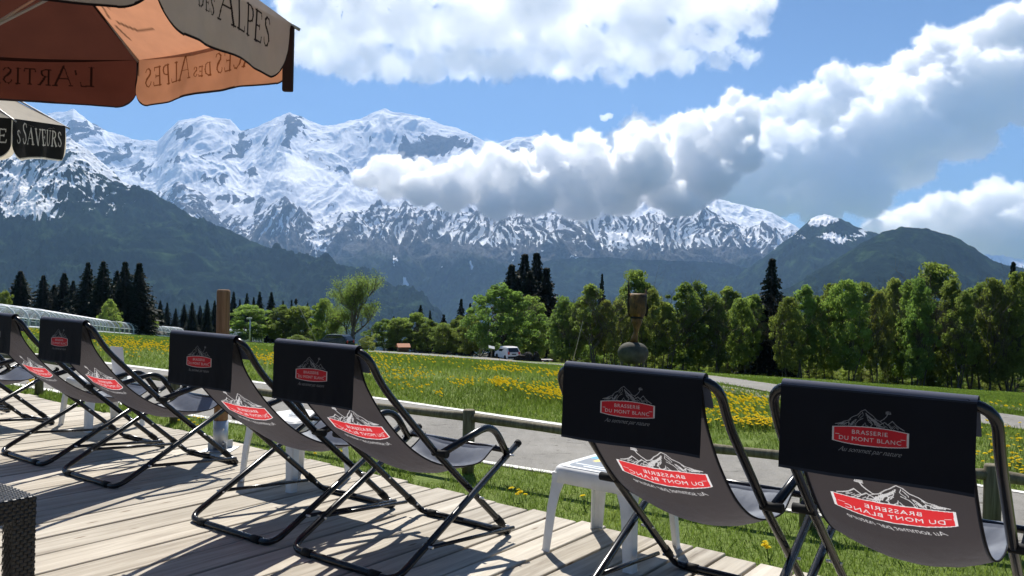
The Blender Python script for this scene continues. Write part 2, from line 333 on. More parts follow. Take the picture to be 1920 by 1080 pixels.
def deck():
    rng = np.random.default_rng(4); bm = bmesh.new(); bm.verts.layers.float.new('board'); ly = bm.verts.layers.float['board']
    e = -16.0
    while e < 5.5:
        wd = .228 if e < -2.6 else .1565
        for n0, n1 in ((-4.5 + rng.uniform(-1, 0), 1.4 + rng.uniform(-1.8, 0)), (None, 3.535 + rng.uniform(-.02, .03))):
            if n0 is None: n0 = last + .004
            last = n1; r = rng.random(); dz = rng.uniform(-.0025, .001); g = .0075
            bo = bmesh.ops.create_cube(bm, size=1)['verts']
            for v in bo:
                p = EV*(e + g + (v.co.x + .5)*(wd - 2*g)) + NV*(n0 + (v.co.y + .5)*(n1 - n0)); v.co = Vector((p.x, p.y, -.032 + (v.co.z + .5)*.032 + dz)); v[ly] = r
        e += wd
    bmesh.ops.bevel(bm, geom=[x for x in bm.edges if abs((x.verts[0].co - x.verts[1].co).z) < .001 and x.verts[0].co.z > -.02], offset=.003, segments=1, affect='EDGES')
    for (a, b, h0, h1) in ((3.46, 3.50, -.2, -.034), (2.4, 2.45, -.2, -.034), (0, .05, -.2, -.034)):
        for v in bmesh.ops.create_cube(bm, size=1)['verts']:
            p = EV*(-16 + (v.co.x + .5)*21.6) + NV*(a + (v.co.y + .5)*(b - a)); v.co = Vector((p.x, p.y, h0 + (v.co.z + .5)*(h1 - h0)))
    me = bpy.data.meshes.new('deck'); bm.to_mesh(me); bm.free(); me.materials.append(M_deck)
    # grain must run along the boards: turn the object frame onto the board direction
    a = math.atan2(-NV.x, NV.y); o = bpy.data.objects.new('deck', me); C.objects.link(o)
    me.transform(Matrix.Rotation(-a, 4, 'Z')); o.rotation_euler.z = a
    return tag(o, kind='structure')
deck()

# ------------------------------------------------------------------ mesh helpers
def mk(name, bm, mat, parent=None, smooth_=False, loc=None):
    me = bpy.data.meshes.new(name); bm.normal_update(); bm.to_mesh(me); bm.free()
    for m in (mat if isinstance(mat, (list, tuple)) else [mat]): me.materials.append(m)
    if smooth_:
        for p in me.polygons: p.use_smooth = True
    o = bpy.data.objects.new(name, me); C.objects.link(o)
    if parent: o.parent = parent
    if loc is not None: o.location = loc
    return o
def empty(name, loc, rz=0, label=None, cat=None, group=None):
    o = bpy.data.objects.new(name, None); C.objects.link(o); o.location = loc; o.rotation_euler = (0, 0, rz); o.empty_display_size = .1
    return tag(o, label, cat, group)
def round_path(P, rad, n=6):
    """polyline with rounded corners"""
    P = [Vector(p) for p in P]; out = [P[0]]
    for i in range(1, len(P) - 1):
        a, b, c = P[i-1], P[i], P[i+1]; r = rad[i] if isinstance(rad, (list, tuple)) else rad
        d0 = (a - b); d1 = (c - b); r = min(r, d0.length*.48, d1.length*.48)
        p0 = b + d0.normalized()*r; p1 = b + d1.normalized()*r
        for k in range(n + 1):
            s = k/n; out.append(p0*(1-s)**2 + b*2*s*(1-s) + p1*s*s)
    out.append(P[-1]); return out
def tube(bm, P, r, seg=10, cap=True, mi=0):
    P = [Vector(p) for p in P]; n = len(P); rings = []
    R = r if isinstance(r, (list, tuple)) else [r]*n
    up = Vector((0, 0, 1)); t0 = (P[1] - P[0]).normalized()
    if abs(t0.dot(up)) > .95: up = Vector((1, 0, 0))
    nx = t0.cross(up).normalized()
    for i in range(n):
        t = ((P[min(i+1, n-1)] - P[i]).normalized() + (P[i] - P[max(i-1, 0)]).normalized()).normalized()
        nx = (nx - t*nx.dot(t)).normalized(); ny = t.cross(nx)
        rings.append([bm.verts.new(P[i] + (nx*math.cos(2*math.pi*k/seg) + ny*math.sin(2*math.pi*k/seg))*R[i]) for k in range(seg)])
    for i in range(n - 1):
        for k in range(seg):
            f = bm.faces.new((rings[i][k], rings[i][(k+1) % seg], rings[i+1][(k+1) % seg], rings[i+1][k])); f.material_index = mi; f.smooth = True
    if cap:
        bm.faces.new(rings[0][::-1]).material_index = mi; bm.faces.new(rings[-1]).material_index = mi
def box(bm, lo, hi, mi=0, bev=0, M=None):
    r = bmesh.ops.create_cube(bm, size=1); vs = r['verts']
    for v in vs: v.co = Vector([lo[i] + (v.co[i] + .5)*(hi[i] - lo[i]) for i in range(3)])
    if M is not None:
        for v in vs: v.co = M @ v.co
    fs = set(f for v in vs for f in v.link_faces)
    for f in fs: f.material_index = mi
    if bev: bmesh.ops.bevel(bm, geom=list(set(e for f in fs for e in f.edges)), offset=bev, segments=2, affect='EDGES', profile=.6)
def lathe(bm, prof, seg=24, M=None, mi=0):
    rings = []
    for r, z in prof:
        rings.append([bm.verts.new((M or Matrix()) @ Vector((r*math.cos(2*math.pi*k/seg), r*math.sin(2*math.pi*k/seg), z))) for k in range(seg)])
    for i in range(len(prof) - 1):
        for k in range(seg):
            f = bm.faces.new((rings[i][k], rings[i][(k+1) % seg], rings[i+1][(k+1) % seg], rings[i+1][k])); f.smooth = True; f.material_index = mi
    bm.faces.new(rings[0][::-1]).material_index = mi; bm.faces.new(rings[-1]).material_index = mi
def copy_tree(o, parent=None):
    c = o.copy(); C.objects.link(c); c.parent = parent
    for ch in list(o.children): copy_tree(ch, c)
    return c
# raster printing -------------------------------------------------------------
def text_tris(s, size, bold=0, shear=0, space=1.0):
    cu = bpy.data.curves.new('t', 'FONT'); cu.body = s; cu.size = size; cu.offset = bold; cu.shear = shear; cu.align_x = 'CENTER'; cu.space_character = space
    cu.resolution_u = 4
    o = bpy.data.objects.new('t', cu); C.objects.link(o)
    me = bpy.data.meshes.new_from_object(o.evaluated_get(bpy.context.evaluated_depsgraph_get()))
    me.calc_loop_triangles(); T = np.array([[me.vertices[i].co[:2] for i in lt.vertices] for lt in me.loop_triangles])
    bpy.data.objects.remove(o); bpy.data.curves.remove(cu); bpy.data.meshes.remove(me); return T
def paint_tris(img, A, B, T, col):
    da, db = A[1] - A[0], B[1] - B[0]
    for t in T:
        i0, i1 = int((t[:, 0].min() - A[0])/da), int((t[:, 0].max() - A[0])/da) + 2
        j0, j1 = int((t[:, 1].min() - B[0])/db), int((t[:, 1].max() - B[0])/db) + 2
        i0, j0 = max(i0, 0), max(j0, 0); i1, j1 = min(i1, len(A)), min(j1, len(B))
        if i0 >= i1 or j0 >= j1: continue
        a, b = np.meshgrid(A[i0:i1], B[j0:j1], indexing='ij')
        def cr(p, q): return (q[0]-p[0])*(b-p[1]) - (q[1]-p[1])*(a-p[0])
        c0, c1, c2 = cr(t[0], t[1]), cr(t[1], t[2]), cr(t[2], t[0])
        m = ((c0 >= 0) & (c1 >= 0) & (c2 >= 0)) | ((c0 <= 0) & (c1 <= 0) & (c2 <= 0))
        img[i0:i1, j0:j1][m] = col
def paint_line(img, A, B, P, w, col):
    P = np.array(P, float); da, db = A[1] - A[0], B[1] - B[0]
    for k in range(len(P) - 1):
        p, q = P[k], P[k+1]; ww = w if np.isscalar(w) else w[k]; m = ww + max(da, db)
        i0, i1 = max(int((min(p[0], q[0]) - m - A[0])/da), 0), min(int((max(p[0], q[0]) + m - A[0])/da) + 1, len(A))
        j0, j1 = max(int((min(p[1], q[1]) - m - B[0])/db), 0), min(int((max(p[1], q[1]) + m - B[0])/db) + 1, len(B))
        if i0 >= i1 or j0 >= j1: continue
        a, b = np.meshgrid(A[i0:i1], B[j0:j1], indexing='ij'); d = q - p; L = max((d*d).sum(), 1e-12)
        s = np.clip(((a-p[0])*d[0] + (b-p[1])*d[1])/L, 0, 1)
        img[i0:i1, j0:j1][(a-p[0]-s*d[0])**2 + (b-p[1]-s*d[1])**2 < ww*ww] = col
def emblem(img, A, B, cx, cy, w, red, white, line, bold=1.0):
    """mountain drawing over a red plaque with two lines of lettering and a slogan; w = plaque width"""
    h = w*.245; n = 60; xs = np.linspace(-1, 1, n)
    top = h/2*(1 + .16*(1 - xs**2)); side = w/2
    da = A[1] - A[0]
    a, b = np.meshgrid((A - cx)/side, B - cy, indexing='ij')
    tp = h/2*(.74 + .30*(1 - a**2)); ins = (np.abs(a) < 1 - .03*(1 - (b/h)**2)) & (np.abs(b) < tp)
    bw = w*.011
    out = (np.abs(a) < 1 + bw/side) & (np.abs(b) < tp + bw)
    rng = np.random.default_rng(8)
    # drawing
    def L(P, wd): paint_line(img, A, B, [(cx + x*w*.98, cy + (.13 + (y - .13)*.82)*w) for x, y in P], wd*w*bold, line)
    crest = [(-.44,.13),(-.36,.20),(-.30,.22),(-.24,.29),(-.17,.33),(-.12,.40),(-.07,.43),(-.02,.38),(.03,.34),(.09,.27),(.14,.25)]
    L(crest, .004)
    for k in range(44):
        i = rng.integers(0, len(crest) - 1); f = rng.random(); x = crest[i][0]*(1-f) + crest[i+1][0]*f; y = crest[i][1]*(1-f) + crest[i+1][1]*f
        y -= rng.uniform(.0, max(.02, y - .16)); l = rng.uniform(.02, .09); s = rng.uniform(-1.1, 1.1) + (-.6 if x < -.07 else .6)
        P = [(x, y)]
        for q in range(4): P.append((P[-1][0] + s*l/4 + rng.normal()*.004, P[-1][1] - l/4 - rng.random()*.006)); s *= .75
        P = [(px_, max(py_, .14)) for px_, py_ in P]; L(P, rng.uniform(.002, .0052))
    for o_ in (0, .022, .045, .075):
        L([(-.06 + o_, .37 - o_), (-.02 + o_*1.2, .30 - o_*.6), (.05 + o_, .24 - o_*.5), (.07 + o_, .19 - o_*.3), (.16 + o_*.6, .155)], .0045)
    L([(.12,.18),(.20,.24),(.24,.20),(.30,.27),(.35,.21),(.40,.17),(.46,.13)], .005)
    L([(-.48,.14),(-.40,.17),(-.36,.15),(-.30,.19),(-.25,.15)], .005)
    for k in range(14):
        x = rng.uniform(.2, .42); y = rng.uniform(.14, .22); L([(x, y), (x + .03, y - .03)], .003)
    # little figure on a ledge
    L([(.14,.25),(.19,.30),(.22,.34),(.235,.38)], .005)
    for k in range(6): L([(.215 + k*.011, .385), (.212 + k*.012, .435 - abs(k-2.5)*.006)], .0032)
    L([(.21,.385),(.28,.39)], .004)
    img[out] = white; img[ins] = red
    paint_tris(img, A, B, text_tris('BRASSERIE', w*.082, 0, 0, 1.12)*np.array([1.16, 1]) + np.array([cx, cy + w*.022]), white)
    paint_tris(img, A, B, text_tris('DU MONT BLANC', w*.082, 0, 0, 1.10)*np.array([1.16, 1]) + np.array([cx, cy - w*.074]), white)
    for s in (-1, 1): paint_line(img, A, B, [(cx + s*w*.41, cy), (cx + s*w*.465, cy)], w*.003, white)
    paint_tris(img, A, B, text_tris('Au sommet par nature', w*.095, -w*.0006, .55, .95) + np.array([cx, cy - h/2 - w*.115]), line)
def print_mat(name, rough=.85, trans=0, base=None, bump=True, spec=.2, tint=1.0, weave=900):
    t = NT(name); a = t.n('ShaderNodeAttribute', attribute_name='print')
    n = t.noise(6, 4, .6, t.obj()); wv = t.noise(weave, 2, .5, t.obj())
    col = t.mix(.35, a.outputs['Color'], t.mix(1.0, a.outputs['Color'], t.ramp(n, [(.3, (.55, .55, .55)), (.7, (1.3, 1.3, 1.3))]), 'MULTIPLY'))
    t.base(col, rough, spec)
    if bump: t.bump(wv, .25, .002)
    if trans:
        tr = t.n('ShaderNodeBsdfTranslucent'); t.l(t.mix(1.0, a.outputs['Color'], (tint, tint, tint), 'MULTIPLY'), tr.inputs[0]); mx = t.n('ShaderNodeMixShader'); mx.inputs[0].default_value = trans
        t.l(t.b.outputs[0], mx.inputs[1]); t.l(tr.outputs[0], mx.inputs[2]); t.l(mx.outputs[0], t.out.inputs[0])
    return t.m
def cloth(name, fn, na, nb, img, mat, parent=None, thick=0):
    """img[na,nb,3] on surface points fn(i,j)->(X,Y,Z arrays)"""
    X, Y, Z = fn; o = grid_mesh(name, X, Y, Z, mat); me = o.data
    ca = me.color_attributes.new('print', 'FLOAT_COLOR', 'POINT'); buf = np.ones((na*nb, 4), np.float32); buf[:, :3] = img.reshape(-1, 3); ca.data.foreach_set('color', buf.ravel())
    if parent: o.parent = parent
    return o

# ------------------------------------------------------------------ deck chairs
M_tube = plain('black_painted_steel', (.007, .007, .009), .24, .40)
M_rub = plain('black_rubber', (.012, .012, .012), .7, .2)
M_zinc = plain('zinc_steel', (.62, .62, .63), .35, .5, 1)
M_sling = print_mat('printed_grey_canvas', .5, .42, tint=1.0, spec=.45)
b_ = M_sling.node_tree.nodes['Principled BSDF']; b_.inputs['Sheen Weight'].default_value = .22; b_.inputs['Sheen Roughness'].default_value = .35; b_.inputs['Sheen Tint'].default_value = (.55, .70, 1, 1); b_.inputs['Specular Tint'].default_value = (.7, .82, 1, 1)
def paint_sunlit_side(m, tint, gain):
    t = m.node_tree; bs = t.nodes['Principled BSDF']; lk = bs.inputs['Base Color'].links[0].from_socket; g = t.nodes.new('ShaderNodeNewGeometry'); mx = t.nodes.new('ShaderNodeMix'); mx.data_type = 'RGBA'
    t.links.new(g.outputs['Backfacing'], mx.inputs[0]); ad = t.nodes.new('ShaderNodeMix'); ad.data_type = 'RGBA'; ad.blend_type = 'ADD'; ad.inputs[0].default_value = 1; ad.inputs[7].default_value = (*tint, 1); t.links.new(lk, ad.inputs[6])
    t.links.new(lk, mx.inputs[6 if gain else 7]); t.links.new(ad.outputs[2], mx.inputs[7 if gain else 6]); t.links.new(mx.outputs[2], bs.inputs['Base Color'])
paint_sunlit_side(M_sling, (.13, .16, .215), 0)   # sunlit sheen put into the colour: canvas paler and bluer on its sitting side
M_flap = print_mat('printed_black_canvas', .75, .02, spec=.12)
M_edge = plain('black_binding', (.008, .008, .012), .8, .2)
T_, K_, J_, A0_, B0_, B1_ = (-.473, .926), (-.388, .79), (-.059, .478), (.489, .014), (-.323, .014), (.489, .445)
wA, wB = .283, .318; rt = .0150
def lerp(a, b, t): return (a[0] + (b[0]-a[0])*t, a[1] + (b[1]-a[1])*t)
def make_chair():
    root = empty('deck_chair', (0, 0, 0))
    P3 = lambda s, p: (s, p[0], p[1])
    bm = bmesh.new()
    mid = (.0, A0_[0], A0_[1])
    pth = [(.0, A0_[0], A0_[1]), P3(wA, A0_), P3(wA, lerp(A0_, J_, .5)), P3(wA, J_), P3(wA, K_), P3(wA, T_), (0, T_[0], T_[1]), P3(-wA, T_), P3(-wA, K_), P3(-wA, J_), P3(-wA, lerp(A0_, J_, .5)), P3(-wA, A0_), (0, A0_[0], A0_[1])]
    tube(bm, round_path(pth, [0, .03, .05, .05, .13, .075, .01, .075, .13, .05, .05, .03, 0]), rt, 12); mk('back_frame', bm, M_tube, root)
    bm = bmesh.new(); pth = [P3(wB, B1_), P3(wB, B0_), (0, B0_[0], B0_[1]), P3(-wB, B0_), P3(-wB, B1_)]
    tube(bm, round_path(pth, [0, .07, .01, .07, 0]), rt, 12); mk('seat_frame', bm, M_tube, root)
    F_ = lerp(B0_, B1_, .93); bm = bmesh.new(); tube(bm, [(-wB, *F_), (wB, *F_)], .013, 10); mk('front_bar', bm, M_tube, root)
    for s in (-1, 1):
        bm = bmesh.new(); a = lerp(B0_, B1_, .22); b = lerp(A0_, J_, .10)
        tube(bm, [(s*(wB + .024), *a), (s*(wB + .024), *b)], .009, 8); mk('side_link', bm, M_tube, root)
        bm = bmesh.new(); xa = s*(wA + .032)
        tube(bm, round_path([(xa, J_[0], J_[1]), (xa, .29, .565), (xa, *lerp(B0_, B1_, .90))], [0, .10, 0], 8), .0165, 10)
        arm = mk('armrest', bm, M_tube, root)
        bm = bmesh.new(); tube(bm, [(s*(wA - .012), *J_), (s*(wA + .064), *J_)], .016, 10); mk('hinge_knob', bm, M_rub, arm)
        for q, x0 in ((a, wB), (b, wA), (lerp(B0_, B1_, .90), wB), (lerp(A0_, J_, .47), wA)):
            bm = bmesh.new(); tube(bm, [(s*(x0 - .02), *q), (s*(x0 + .037), *q)], .0055, 8); mk('bolt', bm, M_zinc, root)
        for e0, e1, rr in (((s*wA, *lerp(A0_, J_, .13)), (s*wA, *lerp(A0_, J_, .2)), .0185), ((s*(wB - .14), *B0_), (s*(wB - .085), *B0_), .0185), ((s*(wA - .10), *A0_), (s*(wA - .05), *A0_), .0185),
                           ((s*wB, *lerp(B0_, B1_, .985)), (s*wB, *lerp(B0_, B1_, 1.008)), .017)):
            bm = bmesh.new(); tube(bm, [e0, e1], rr, 10); mk('plastic_sleeve', bm, M_rub, root)
    # sling
    ctrl = np.array([(-.490, .938), (-.462, .90), (-.425, .805), (-.355, .70), (-.260, .595), (-.150, .500), (-.03, .430), (.09, .388), (.21, .368), (.33, .372), (F_[0] - .02, F_[1] + .002), (F_[0] + .006, F_[1] + .015), (F_[0] + .019, F_[1] - .004)])
    tt = np.concatenate([[0], np.cumsum(np.hypot(*np.diff(ctrl, axis=0).T))]); nb = 760; na = 420
    # smooth interpolation (Catmull-Rom through arc length)
    s = np.linspace(0, tt[-1], nb); k = np.clip(np.searchsorted(tt, s, 'right') - 1, 0, len(tt) - 2)
    m = np.gradient(ctrl, tt, axis=0); h = (tt[k+1] - tt[k])[:, None]; q = ((s - tt[k])/h[:, 0])[:, None]
    pr = (2*q**3 - 3*q**2 + 1)*ctrl[k] + (q**3 - 2*q**2 + q)*h*m[k] + (-2*q**3 + 3*q**2)*ctrl[k+1] + (q**3 - q**2)*h*m[k+1]
    Av = np.linspace(-.226, .226, na); hollow = (np.sin(np.clip(s/tt[-1], 0, 1)**1.15*math.pi)**.8)[None, :]*.070*(1 - (Av[:, None]/.226)**2)
    wrink = fbm(Av[:, None]*9 + 0*s, s[None, :]*5 + 0*Av[:, None], 3, 7)*.005 + fbm(Av[:, None]*3 + s[None, :]*9, s[None, :]*4 - Av[:, None]*12, 3, 19)*.0035
    tn = np.gradient(pr, axis=0); tn /= np.linalg.norm(tn, axis=1)[:, None]
    X = np.broadcast_to(Av[:, None], (na, nb)); off = -(hollow + wrink)
    Y = pr[None, :, 0] + off*(-tn[None, :, 1])*-1; Z = pr[None, :, 1] + off*(tn[None, :, 0])
    img = np.empty((na, nb, 3)); img[:] = (.052, .044, .045)
    Bv = -s     # up the sling is up the drawing
    emblem(img[:, ::-1], Av, Bv[::-1], 0, -.418, .328, (.72, .035, .04), (.80, .78, .78), (.66, .64, .64), 1.15)
    emb2 = img
    img[np.abs(Av) > .219] = (.01, .01, .014)
    Lt = img.reshape(na, nb, 3)
    # the drawing reads the right way round from the sunny side, mirrored from behind
    img = img[::-1]
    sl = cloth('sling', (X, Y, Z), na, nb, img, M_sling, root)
    bm = bmesh.new()
    for x in (-.226, .226):
        tube(bm, [(x, pr[i, 0], pr[i, 1]) for i in range(0, nb, 12)], .0035, 6)
    mk('edge_piping', bm, M_edge, sl)
    # headrest flap draped over the top bar
    na, nb = 640, 560; Av = np.linspace(-.244, .244, na); r = .021
    fl = .226; fr = .10; arc = math.pi*r; sv = np.linspace(0, fl + arc + fr, nb); Yp = np.empty(nb); Zp = np.empty(nb)
    for i, q in enumerate(sv):
        if q < fl: Yp[i], Zp[i] = T_[0] - r - (fl - q)*.03, T_[1] - (fl - q)
        elif q < fl + arc:
            a = (q - fl)/r; Yp[i], Zp[i] = T_[0] - r*math.cos(a), T_[1] + r*math.sin(a)*1.05
        else: Yp[i], Zp[i] = T_[0] + r + (q - fl - arc)*.45, T_[1] - (q - fl - arc)*.9
    X = np.broadcast_to(Av[:, None], (na, nb)); wv = fbm(Av[:, None]*7, sv[None, :]*4, 3, 3)*.011*np.clip((fl - sv)/fl, 0, 1)[None, :]
    Y = Yp[None, :] + wv; Z = np.broadcast_to(Zp[None, :], (na, nb)) + (np.sin(Av*13)[:, None]*.002)*(sv[None, :] < fl)
    img = np.empty((na, nb, 3)); img[:] = (.005, .006, .010)
    emblem(img, Av, sv, -.004, .116, .188, (.42, .018, .026), (.46, .43, .43), (.17, .17, .18))
    hem = (sv < .008) | ((sv > fl + .003) & (sv < fl + .006)); img[:, hem] = (.02, .024, .035); img[:, sv > fl + r*.35] = (.085, .095, .135)  # flap over and beyond the bar coloured paler blue, as if sunlit
    cloth('headrest_flap', (X, Y, Z), na, nb, img, M_flap, root)
    return root
chair = make_chair()
POSES = [(1.262, 2.560, .657, 'deck chair at the right end of the row, the nearest and largest in view'),
         (.667, 2.952, .640, 'deck chair just right of the white stool with the printed top'),
         (-.500, 3.680, .632, 'deck chair just left of the white stool with the printed top'),
         (-1.109, 4.092, .626, 'deck chair with its headrest flap right in front of the round wooden post'),
         (-2.244, 5.007, .623, 'deck chair left of the round wooden post, just before the upright paper card'),
         (-2.920, 5.500, .646, 'deck chair whose headrest flap is cut off by the left edge'),
         (-4.120, 6.260, .628, 'deck chair at the left edge showing only its seat front and legs'),
         (-4.800, 6.800, .628, 'farthest deck chair, cut by the left edge, only its front foot showing')]
for i, (x, y, a, lb) in enumerate(POSES):
    o = chair if i == 0 else copy_tree(chair)
    o.location = (x, y, 0); o.rotation_euler = (0, 0, -a); tag(o, lb, 'deck chair', 'black framed deck chairs facing the mountains')

# ------------------------------------------------------------------ plastic stools
t = NT('white_plastic'); n_ = t.noise(7, 5, .6, t.obj()); t.base(t.ramp(n_, [(.3, (.66, .66, .64)), (.6, (.80, .80, .79))]), .38, .45); M_white = t.m
M_print = print_mat('stool_print', .4, 0, bump=False, spec=.5)
def make_stool(printed):
    root = empty('plastic_stool', (0, 0, 0)); h, w = .385, .205
    bm = bmesh.new(); 
    # top with rounded corners and turned-down apron
    def ring(hw, z, rc=.045, n=6):
        out = []
        for sx, sy, a0 in ((1,1,0),(-1,1,90),(-1,-1,180),(1,-1,270)):
            for k in range(n + 1):
                a = R_(a0 + 90*k/n); out.append(bm.verts.new((sx*(hw - rc) + rc*math.cos(a), sy*(hw - rc) + rc*math.sin(a), z)))
        return out
    prof = [(w - .022, h), (w - .010, h - .003), (w - .002, h - .012), (w, h - .024), (w + .004, h - .072), (w + .0, h - .073), (w - .004, h - .03), (w - .02, h - .012)]
    rs = [ring(a, b) for a, b in prof]
    bm.faces.new(rs[0])
    for a, b in zip(rs, rs[1:]):
        for k in range(len(a)): bm.faces.new((a[k], a[(k+1) % len(a)], b[(k+1) % len(a)], b[k])).smooth = True
    bm.faces.new(rs[-1][::-1])
    top = mk('stool_top', bm, M_white, root)
    for sx in (-1, 1):
        for sy in (-1, 1):
            bm = bmesh.new(); rows = []
            for z, o_, wd in ((h - .03, .0, .085), (h - .075, .002, .07), (h - .12, .006, .056), (.20, .014, .052), (.10, .021, .048), (.012, .027, .044), (0, .030, .046)):
                c = w + o_ + .0005; t_ = .004
                pts = [(c - wd, c), (c - .014, c), (c - .004, c - .004), (c, c - .014), (c, c - wd), (c - t_*1.6, c - wd), (c - t_*1.6, c - .018), (c - .018, c - t_*1.6), (c - wd, c - t_*1.6)]
                rows.append([bm.verts.new((sx*a, sy*b, z)) for a, b in pts])
            for a, b in zip(rows, rows[1:]):
                for k in range(len(a)): bm.faces.new((a[k], a[(k+1) % len(a)], b[(k+1) % len(a)], b[k]))
            bm.faces.new(rows[0]); bm.faces.new(rows[-1][::-1]); bmesh.ops.recalc_face_normals(bm, faces=bm.faces[:])
            mk('leg', bm, M_white, root)
    if printed:
        n = 220; A = np.linspace(-.155, .155, n); B = np.linspace(-.155, .155, n); img = np.empty((n, n, 3)); img[:] = (.20, .23, .27)
        a, b = np.meshgrid(A, B, indexing='ij'); nz = fbm(a*22, b*22, 4, 3)*.03
        img[(b > .03 + nz - a*.1)] = (.10, .42, .66); img[(b > .085 + nz)] = (.30, .62, .80)
        img[(np.abs(b - .045 - nz*1.6) < .05 - .15*a*a) & (a > -.11)] = (.80, .58, .12); img[(np.abs(b - .075 - nz) < .008) & (a > -.10)] = (.86, .80, .45)
        for x0, y0, l in ((-.02, -.095, .24), (.0, -.125, .16)):
            k = x0 - l/2
            rg = np.random.default_rng(int(l*100))
            while k < x0 + l/2:
                d = rg.uniform(.008, .02); paint_line(img, A, B, [(k, y0), (k + d, y0)], .006, (.85, .87, .88)); k += d + .006
        img[(np.abs(a) > .155 - .03) & (np.abs(b) > .155 - .03) & ((np.abs(a) - .125)**2 + (np.abs(b) - .125)**2 > .03**2)] = (.80, .80, .79)
        cloth('printed_panel', (a, b, 0*a + h + .0008), n, n, img, M_print, top)
    return root
st = make_stool(True); st.location = (.484, 3.740, 0); st.rotation_euler.z = -.652
tag(st, 'white plastic stool with a printed top standing on the deck right of centre', 'stool', 'white plastic stools between the deck chairs')
sp = make_stool(False)
for i, (x, y, a, lb) in enumerate([(-1.27, 4.90, -.60, 'white plastic stool holding a clear stand, half hidden behind two deck chairs'), (-3.24, 6.52, -.64, 'white plastic stool carrying an upright paper card, seen between two deck chairs'),
                                   (-5.35, 7.93, -.64, 'white plastic stool at the far left edge, only its legs showing')]):
    o = sp if i == 0 else copy_tree(sp)
    o.location = (x, y, 0); o.rotation_euler.z = a; tag(o, lb, 'stool', 'white plastic stools between the deck chairs')
t = NT('clear_acrylic'); t.base((.85, .9, .92), .1, .6); trn = t.n('ShaderNodeBsdfTransparent'); mx = t.n('ShaderNodeMixShader'); mx.inputs[0].default_value = .72; t.l(t.b.outputs[0], mx.inputs[1]); t.l(trn.outputs[0], mx.inputs[2]); t.l(mx.outputs[0], t.out.inputs[0]); M_glass = t.m
#.base((.92, .95, .96), .05, .5).m; M_glass.node_tree.nodes['Principled BSDF'].inputs['Transmission Weight'].default_value = .92
#.default_value = 1.25
M_paper = plain('white_paper', (.72, .72, .76), .7)
bm = bmesh.new(); box(bm, (-.055, -.003, .004), (.055, .003, .13), bev=.001); box(bm, (-.055, -.035, 0), (.055, .035, .004), bev=.001)
tag(mk('clear_stand', bm, M_glass, loc=(-1.27, 4.90, .386)), 'small clear acrylic stand on a white stool', 'stand').rotation_euler.z = -.6
r_ = empty('card_holder', (-3.05, 6.40, .386), -.5, 'upright white paper card standing on a stool by the path', 'card holder')
bm = bmesh.new(); box(bm, (-.075, -.001, .03), (.075, .001, .255), M=Matrix.Rotation(.12, 4, 'X')); mk('card', bm, M_paper, r_)
bm = bmesh.new(); box(bm, (-.05, -.035, 0), (.05, .035, .03), bev=.006); mk('base', bm, M_white, r_)

# ------------------------------------------------------------------ woven side table
def weave_mat():
    t = NT('black_rattan'); O = t.obj(); w1 = t.n('ShaderNodeTexWave', wave_type='BANDS', bands_direction='X'); w1.inputs['Scale'].default_value = 24; t.l(O, w1.inputs[0])
    w2 = t.n('ShaderNodeTexWave', wave_type='BANDS', bands_direction='Y'); w2.inputs['Scale'].default_value = 24; t.l(O, w2.inputs[0])
    w3 = t.n('ShaderNodeTexWave', wave_type='BANDS', bands_direction='Z'); w3.inputs['Scale'].default_value = 24; t.l(O, w3.inputs[0])
    t.base((.008, .008, .009), .34, .45); t.bump(t.math('MULTIPLY', t.math('MULTIPLY', w1.outputs['Fac'], w2.outputs['Fac']), w3.outputs['Fac']), .3, .004); return t.m
M_rat = weave_mat()
def weave_panel(bm, O, U, V, nu, nv, cell=.0125):
    """interlaced strands over the plane spanned by U, V"""
    O, U, V = Vector(O), Vector(U), Vector(V); N = U.cross(V).normalized(); lu, lv = U.length, V.length; cu, cv = max(2, round(lu/cell)), max(2, round(lv/cell))
    for i in range(cu):
        for j in range(cv):
            along = (i + j) % 2; c = O + U*((i + .5)/cu) + V*((j + .5)/cv); a = U.normalized()*(lu/cu*.5); b = V.normalized()*(lv/cv*.5)
            if along: a, b = a*1.25, b*.82
            else: a, b = a*.82, b*1.25
            hi = .0032; d = a if along else b; e = b if along else a
            vs = [bm.verts.new(c + d*k + e*m + N*(hi if k == 0 else 0)) for k in (-1, 0, 1) for m in (-1, 1)]
            for k in (0, 2): bm.faces.new((vs[k], vs[k+1], vs[k+3], vs[k+2])).smooth = True
rt_ = empty('woven_side_table', (0, 0, 0)); th_ = .455; sd = .46; lw = .072
bm = bmesh.new(); box(bm, (-sd, -sd, th_ - .075), (0, 0, th_ - .002), bev=.004); weave_panel(bm, (-sd, -sd, th_), (sd, 0, 0), (0, sd, 0), 0, 0)
weave_panel(bm, (-sd, -sd - .001, th_ - .075), (sd, 0, 0), (0, 0, .073), 0, 0); weave_panel(bm, (.001, -sd, th_ - .075), (0, sd, 0), (0, 0, .073), 0, 0)
mk('table_top', bm, M_rat, rt_)
for x in (-sd, -lw):
    for y in (-sd, -lw):
        bm = bmesh.new(); box(bm, (x + .002, y + .002, 0), (x + lw - .002, y + lw - .002, th_ - .074), bev=.003)
        weave_panel(bm, (x, y + .0005, 0), (lw, 0, 0), (0, 0, th_ - .075), 0, 0); weave_panel(bm, (x + lw - .0005, y, 0), (0, lw, 0), (0, 0, th_ - .075), 0, 0)
        mk('leg', bm, M_rat, rt_)
rt_.location = (-1.573, 2.735, 0); rt_.rotation_euler.z = -.62; tag(rt_, 'black woven side table cut by the lower left corner of the view', 'side table')

